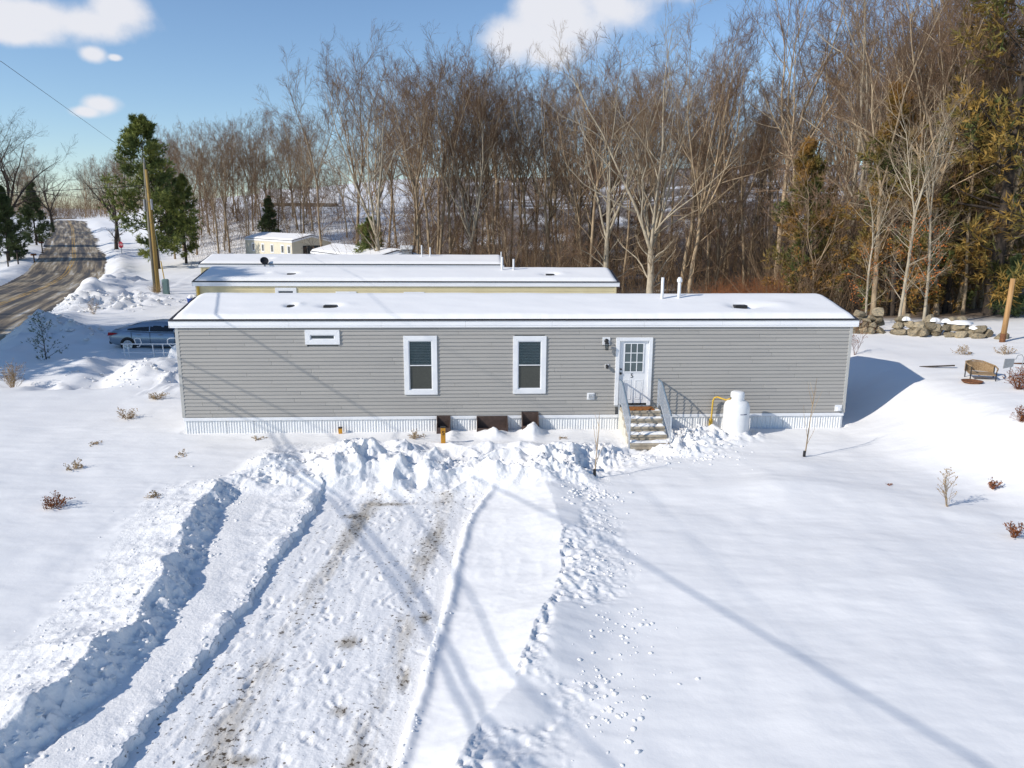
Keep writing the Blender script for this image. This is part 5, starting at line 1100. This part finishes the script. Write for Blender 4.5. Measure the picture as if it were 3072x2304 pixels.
# ------------------------------------------------------------------ white tube railing by the second home
rx0, ry0 = -17.1, 35.3; rz_ = tz(rx0, ry0); rl = thing('tube_railing', 'white tubular metal railing in front of the parked car', 'railing', (rx0, ry0, rz_-.1), .04)
MB().tube([(-1.35, 0, .72), (2.1, 0, .72)], .025, 8).build('top_rail', 'white', rl); MB().tube([(-1.35, 0, .30), (2.1, 0, .30)], .022, 8).build('lower_rail', 'white', rl)
for x in (-1.2, -1.0, .15, .62, 1.3, 1.95): MB().tube([(x, 0, -.1), (x-.05, 0, .74)], .026 if x in (.15, .62) else .022, 8).build('upright', 'white', rl)
MB().tube([(-.65, 0, .72), (-.72, 0, .95), (-.6, 0, 1.0), (-.45, 0, .98), (-.40, 0, .78), (-.52, 0, .58), (-.62, 0, .6)], .022, 8).build('loop_handle', 'white', rl)
MB().tube([(1.6, 0, 1.0), (.95, 0, 1.0), (.82, 0, .92), (.82, 0, .75), (.98, 0, .58), (1.2, 0, .56)], .022, 8).build('loop_handle', 'white', rl)
snow_blob('snow_mound', -15.6, 35.2, tz(-15.6, 35.2)-.1, .55, .45, .75, 'snow heap at the right end of the white tubular railing', 4)

# ------------------------------------------------------------------ utility poles, wires and roadside things
pxp, pyp = -31.9, 68.3; pz = tz(pxp, pyp)
p_new = thing('utility_pole', 'tall yellowish new utility pole, right of the close pair', 'utility pole', (pxp+.17, pyp-.3, pz-.3)); MB().tube([(0, 0, 0), (-.02, 0, 5.5), (-.10, 0, 10.9)], [.18, .16, .12], 14).build('shaft', 'wood_y', p_new, True)
for z_ in (8.2, 6.4): MB().tube([(-.1, -.2, z_), (0, .2, z_)], .03, 6).build('bolt', 'steel', p_new)
MB().tube([(.16, -.12, 7.5), (.16, -.12, 8.4)], .10, 10).build('grey_canister', 'steel', p_new)
p_old = thing('utility_pole', 'weathered grey utility pole, left of the close pair', 'utility pole', (pxp-.20, pyp-.1, pz-.3)); MB().tube([(0, 0, 0), (-.02, 0, 5.5), (.06, 0, 11.5)], [.165, .145, .11], 14).build('shaft', 'wood_g', p_old, True)
MB().tube([(-.2, -.1, 7.4), (-.2, -.1, 8.4)], .10, 10).build('grey_canister', 'steel', p_old); MB().tube([(.06, 0, 11.4), (.06, 0, 11.9)], .05, 8).build('top_pin', 'steel', p_old)
top_p = np.array([pxp-.15, pyp-.1, pz+10.9])
def wire(name, pts, rad_, lab, sag=0, cat='wire', m_='cable'):
    P = [Vector(p) for p in pts]; o_ = []
    for a, b in zip(P[:-1], P[1:]):
        n = 16
        for i in range(n): f = i/n; q = a.lerp(b, f); q.z -= 4*sag*f*(1-f); o_.append(q)
    o_.append(P[-1]); t = MB().tube(o_, rad_, 6).build(name, m_); tag(t, lab, cat); return t
def sunward(x, y, zs, zw): k_ = (zw-zs)/SDIR[2]; return (x+SDIR[0]*k_, y+SDIR[1]*k_, zw)
# each cable runs from the pole pair over the left side to a pole behind the camera; the points are where it hangs
def cable(lab, ground, zend, rad_=.035):
    pts = [tuple(top_p)]+[sunward(x, y, z, zw) for (x, y, z, zw) in ground]+[zend]; return wire('overhead_cable', pts, rad_, lab, .0, 'cable')
wire('overhead_cable', [tuple(top_p+np.array([0, 0, .2])), (-16.2, 25.5, 11.2), (-9, -16, 11.6)], .008, 'thin wire climbing to the upper left from the pole top', .0, 'cable')
top_p = np.array([-27.5, 30.5, 7.9])
pm_ = thing('utility_pole', 'utility pole left of the view that carries the low cables', 'utility pole', (-27.5, 30.5, -.3)); MB().tube([(0, 0, 0), (0, 0, 8.8)], [.15, .11], 12).build('shaft', 'wood_g', pm_, True)
PA = [(-7.2, 21.6, .1, 6.8), (-4.95, 17.9, -.1, 6.8), (-2.25, 13.0, -.2, 6.9), (-.72, 9.4, -.1, 7), (.2, 7.6, 0, 7.1)]
cable('left overhead cable of the near pair crossing the drive', [(-10.1, 22.2, 1.6, 6.8)]+PA, (-3.6, -16, 8.2), .025)
cable('right overhead cable of the near pair crossing the drive', [(-9.85, 22.2, 1.75, 6.8)]+[(x+.29, y, z, w) for x, y, z, w in PA], (-3.3, -16, 8.2), .025)
cable('thin overhead cable whose shadow falls right of the drive', [(-9.9, 22.2, 2.3, 7.2), (-4.4, 19.5, .2, 7.2), (-.85, 12.5, -.1, 7.3), (-.1, 10.2, 0, 7.4), (1.35, 7.3, .1, 7.5)], (-2.9, -16, 8.9), .018)
cable('overhead cable whose shadow crosses the left roof and the right field', [(-9.2, 24.3, 3.95, 8.2), (-3.6, 21.6, .1, 8.1), (1.9, 14.1, .1, 8.1), (5.5, 7.9, .1, 8.2)], (-2.6, -16, 9.5), .02)
top_p = np.array([pxp-.15, pyp-.1, pz+10.9])
pb = thing('utility_pole', 'utility pole behind the viewer that carries the overhead cables', 'utility pole', (-3.2, -16.2, -.3)); MB().tube([(0, 0, 0), (0, 0, 12)], [.2, .14], 12).build('shaft', 'wood_g', pb, True)
wire('overhead_cable', [tuple(top_p-np.array([.1, 0, 1.6])), (-48, 40, 7.4), (-60, 20, 8.5)], .022, 'low cable running left from the poles across the road', .4, 'cable')
gy0 = (gx(560, 80), 80); gz_ = tz(*gy0)
gw_ = thing('guy_wire', 'thin guy wire with yellow guard right of the utility poles', 'wire', (0, 0, 0)); MB().tube([tuple(top_p-np.array([0, 0, 1.2])), (gy0[0]+1.2, 72, pz+.8)], .018, 5).build('strand', 'steel', gw_)
a_ = Vector(tuple(top_p-np.array([0, 0, 1.2]))); b_ = Vector((gy0[0]+1.2, 72, pz+.8)); MB().tube([a_.lerp(b_, .80), b_], .05, 8).build('guard', 'yellow', gw_)
gp_ = thing('utility_pedestal', 'grey green utility pedestal right of the poles', 'utility box', (gx(492, 66), 66, tz(gx(492, 66), 66)-.1), .2)
MB().box(-.28, .28, -.22, .22, 0, 1.45).build('cabinet', 'greenbox', gp_, bevel=.12); MB().box(-.26, -.20, -.23, -.221, .1, 1.2).build('door_seam', 'steel', gp_)
bb = thing('blue_bin', 'small blue bin with snow cap beside the yellow home', 'bin', (gx(570, 58), 58, tz(gx(570, 58), 58)-.1)); MB().lathe([(.35, 0), (.42, .6), (.44, .62), (.40, .62), (.001, .58)], k=20).build('tub', 'blue', bb, True)
snow_blob('snow_cap', gx(570, 58), 58, tz(gx(570, 58), 58)+.5, .36, .36, .3, '', 2, bb)
sX = gx(369, 104); sY = 104; ss = thing('stop_sign', 'red stop sign on a post beside the road', 'stop sign', (sX, sY, tz(sX, sY)-.2), -.35)
MB().tube([(0, .04, 0), (0, .04, 2.6)], .04, 8).build('post', 'steel', ss)
oc = [(.46*math.cos(math.pi/8+i*math.pi/4), 1.55+.46*math.sin(math.pi/8+i*math.pi/4)) for i in range(8)]; MB().prism(oc, 'y', -.01, .015).build('plate', 'red', ss); oc2 = [(.43*math.cos(math.pi/8+i*math.pi/4), 1.55+.43*math.sin(math.pi/8+i*math.pi/4)) for i in range(8)]
add_obj('lettering', text_mesh('STOP', .34, .003), ss, 'white', (0, -.016, 1.55))
sX2 = gx(366, 116); p3 = thing('utility_pole', 'thin dark pole beside the road behind the stop sign', 'utility pole', (sX2, 116, tz(sX2, 116)-.3)); MB().tube([(0, 0, 0), (-.3, 0, 8)], [.16, .11], 10).build('shaft', 'bark_d', p3)
for (px_, y, h, lab) in ((133, 108, 1.5, 'round topped mailbox left of the road'), (105, 97, .9, 'snow laden box on the bank left of the road'), (25, 90, 1.6, 'dark mailbox post at the left edge, left one'), (56, 92, 1.4, 'dark mailbox post at the left edge, right one')):
    x = gx(px_, y); mb_ = thing('mailbox', lab, 'mailbox', (x, y, tz(x, y)), -.5); MB().box(-.06, .06, -.06, .06, -.2, h).build('post', 'bark_d', mb_)
    MB().prism([(-.14, h), (.14, h), (.14, h+.14), (.08, h+.24), (-.08, h+.24), (-.14, h+.14)], 'y', -.3, .3).build('box', 'rust' if px_ > 100 else 'black', mb_)
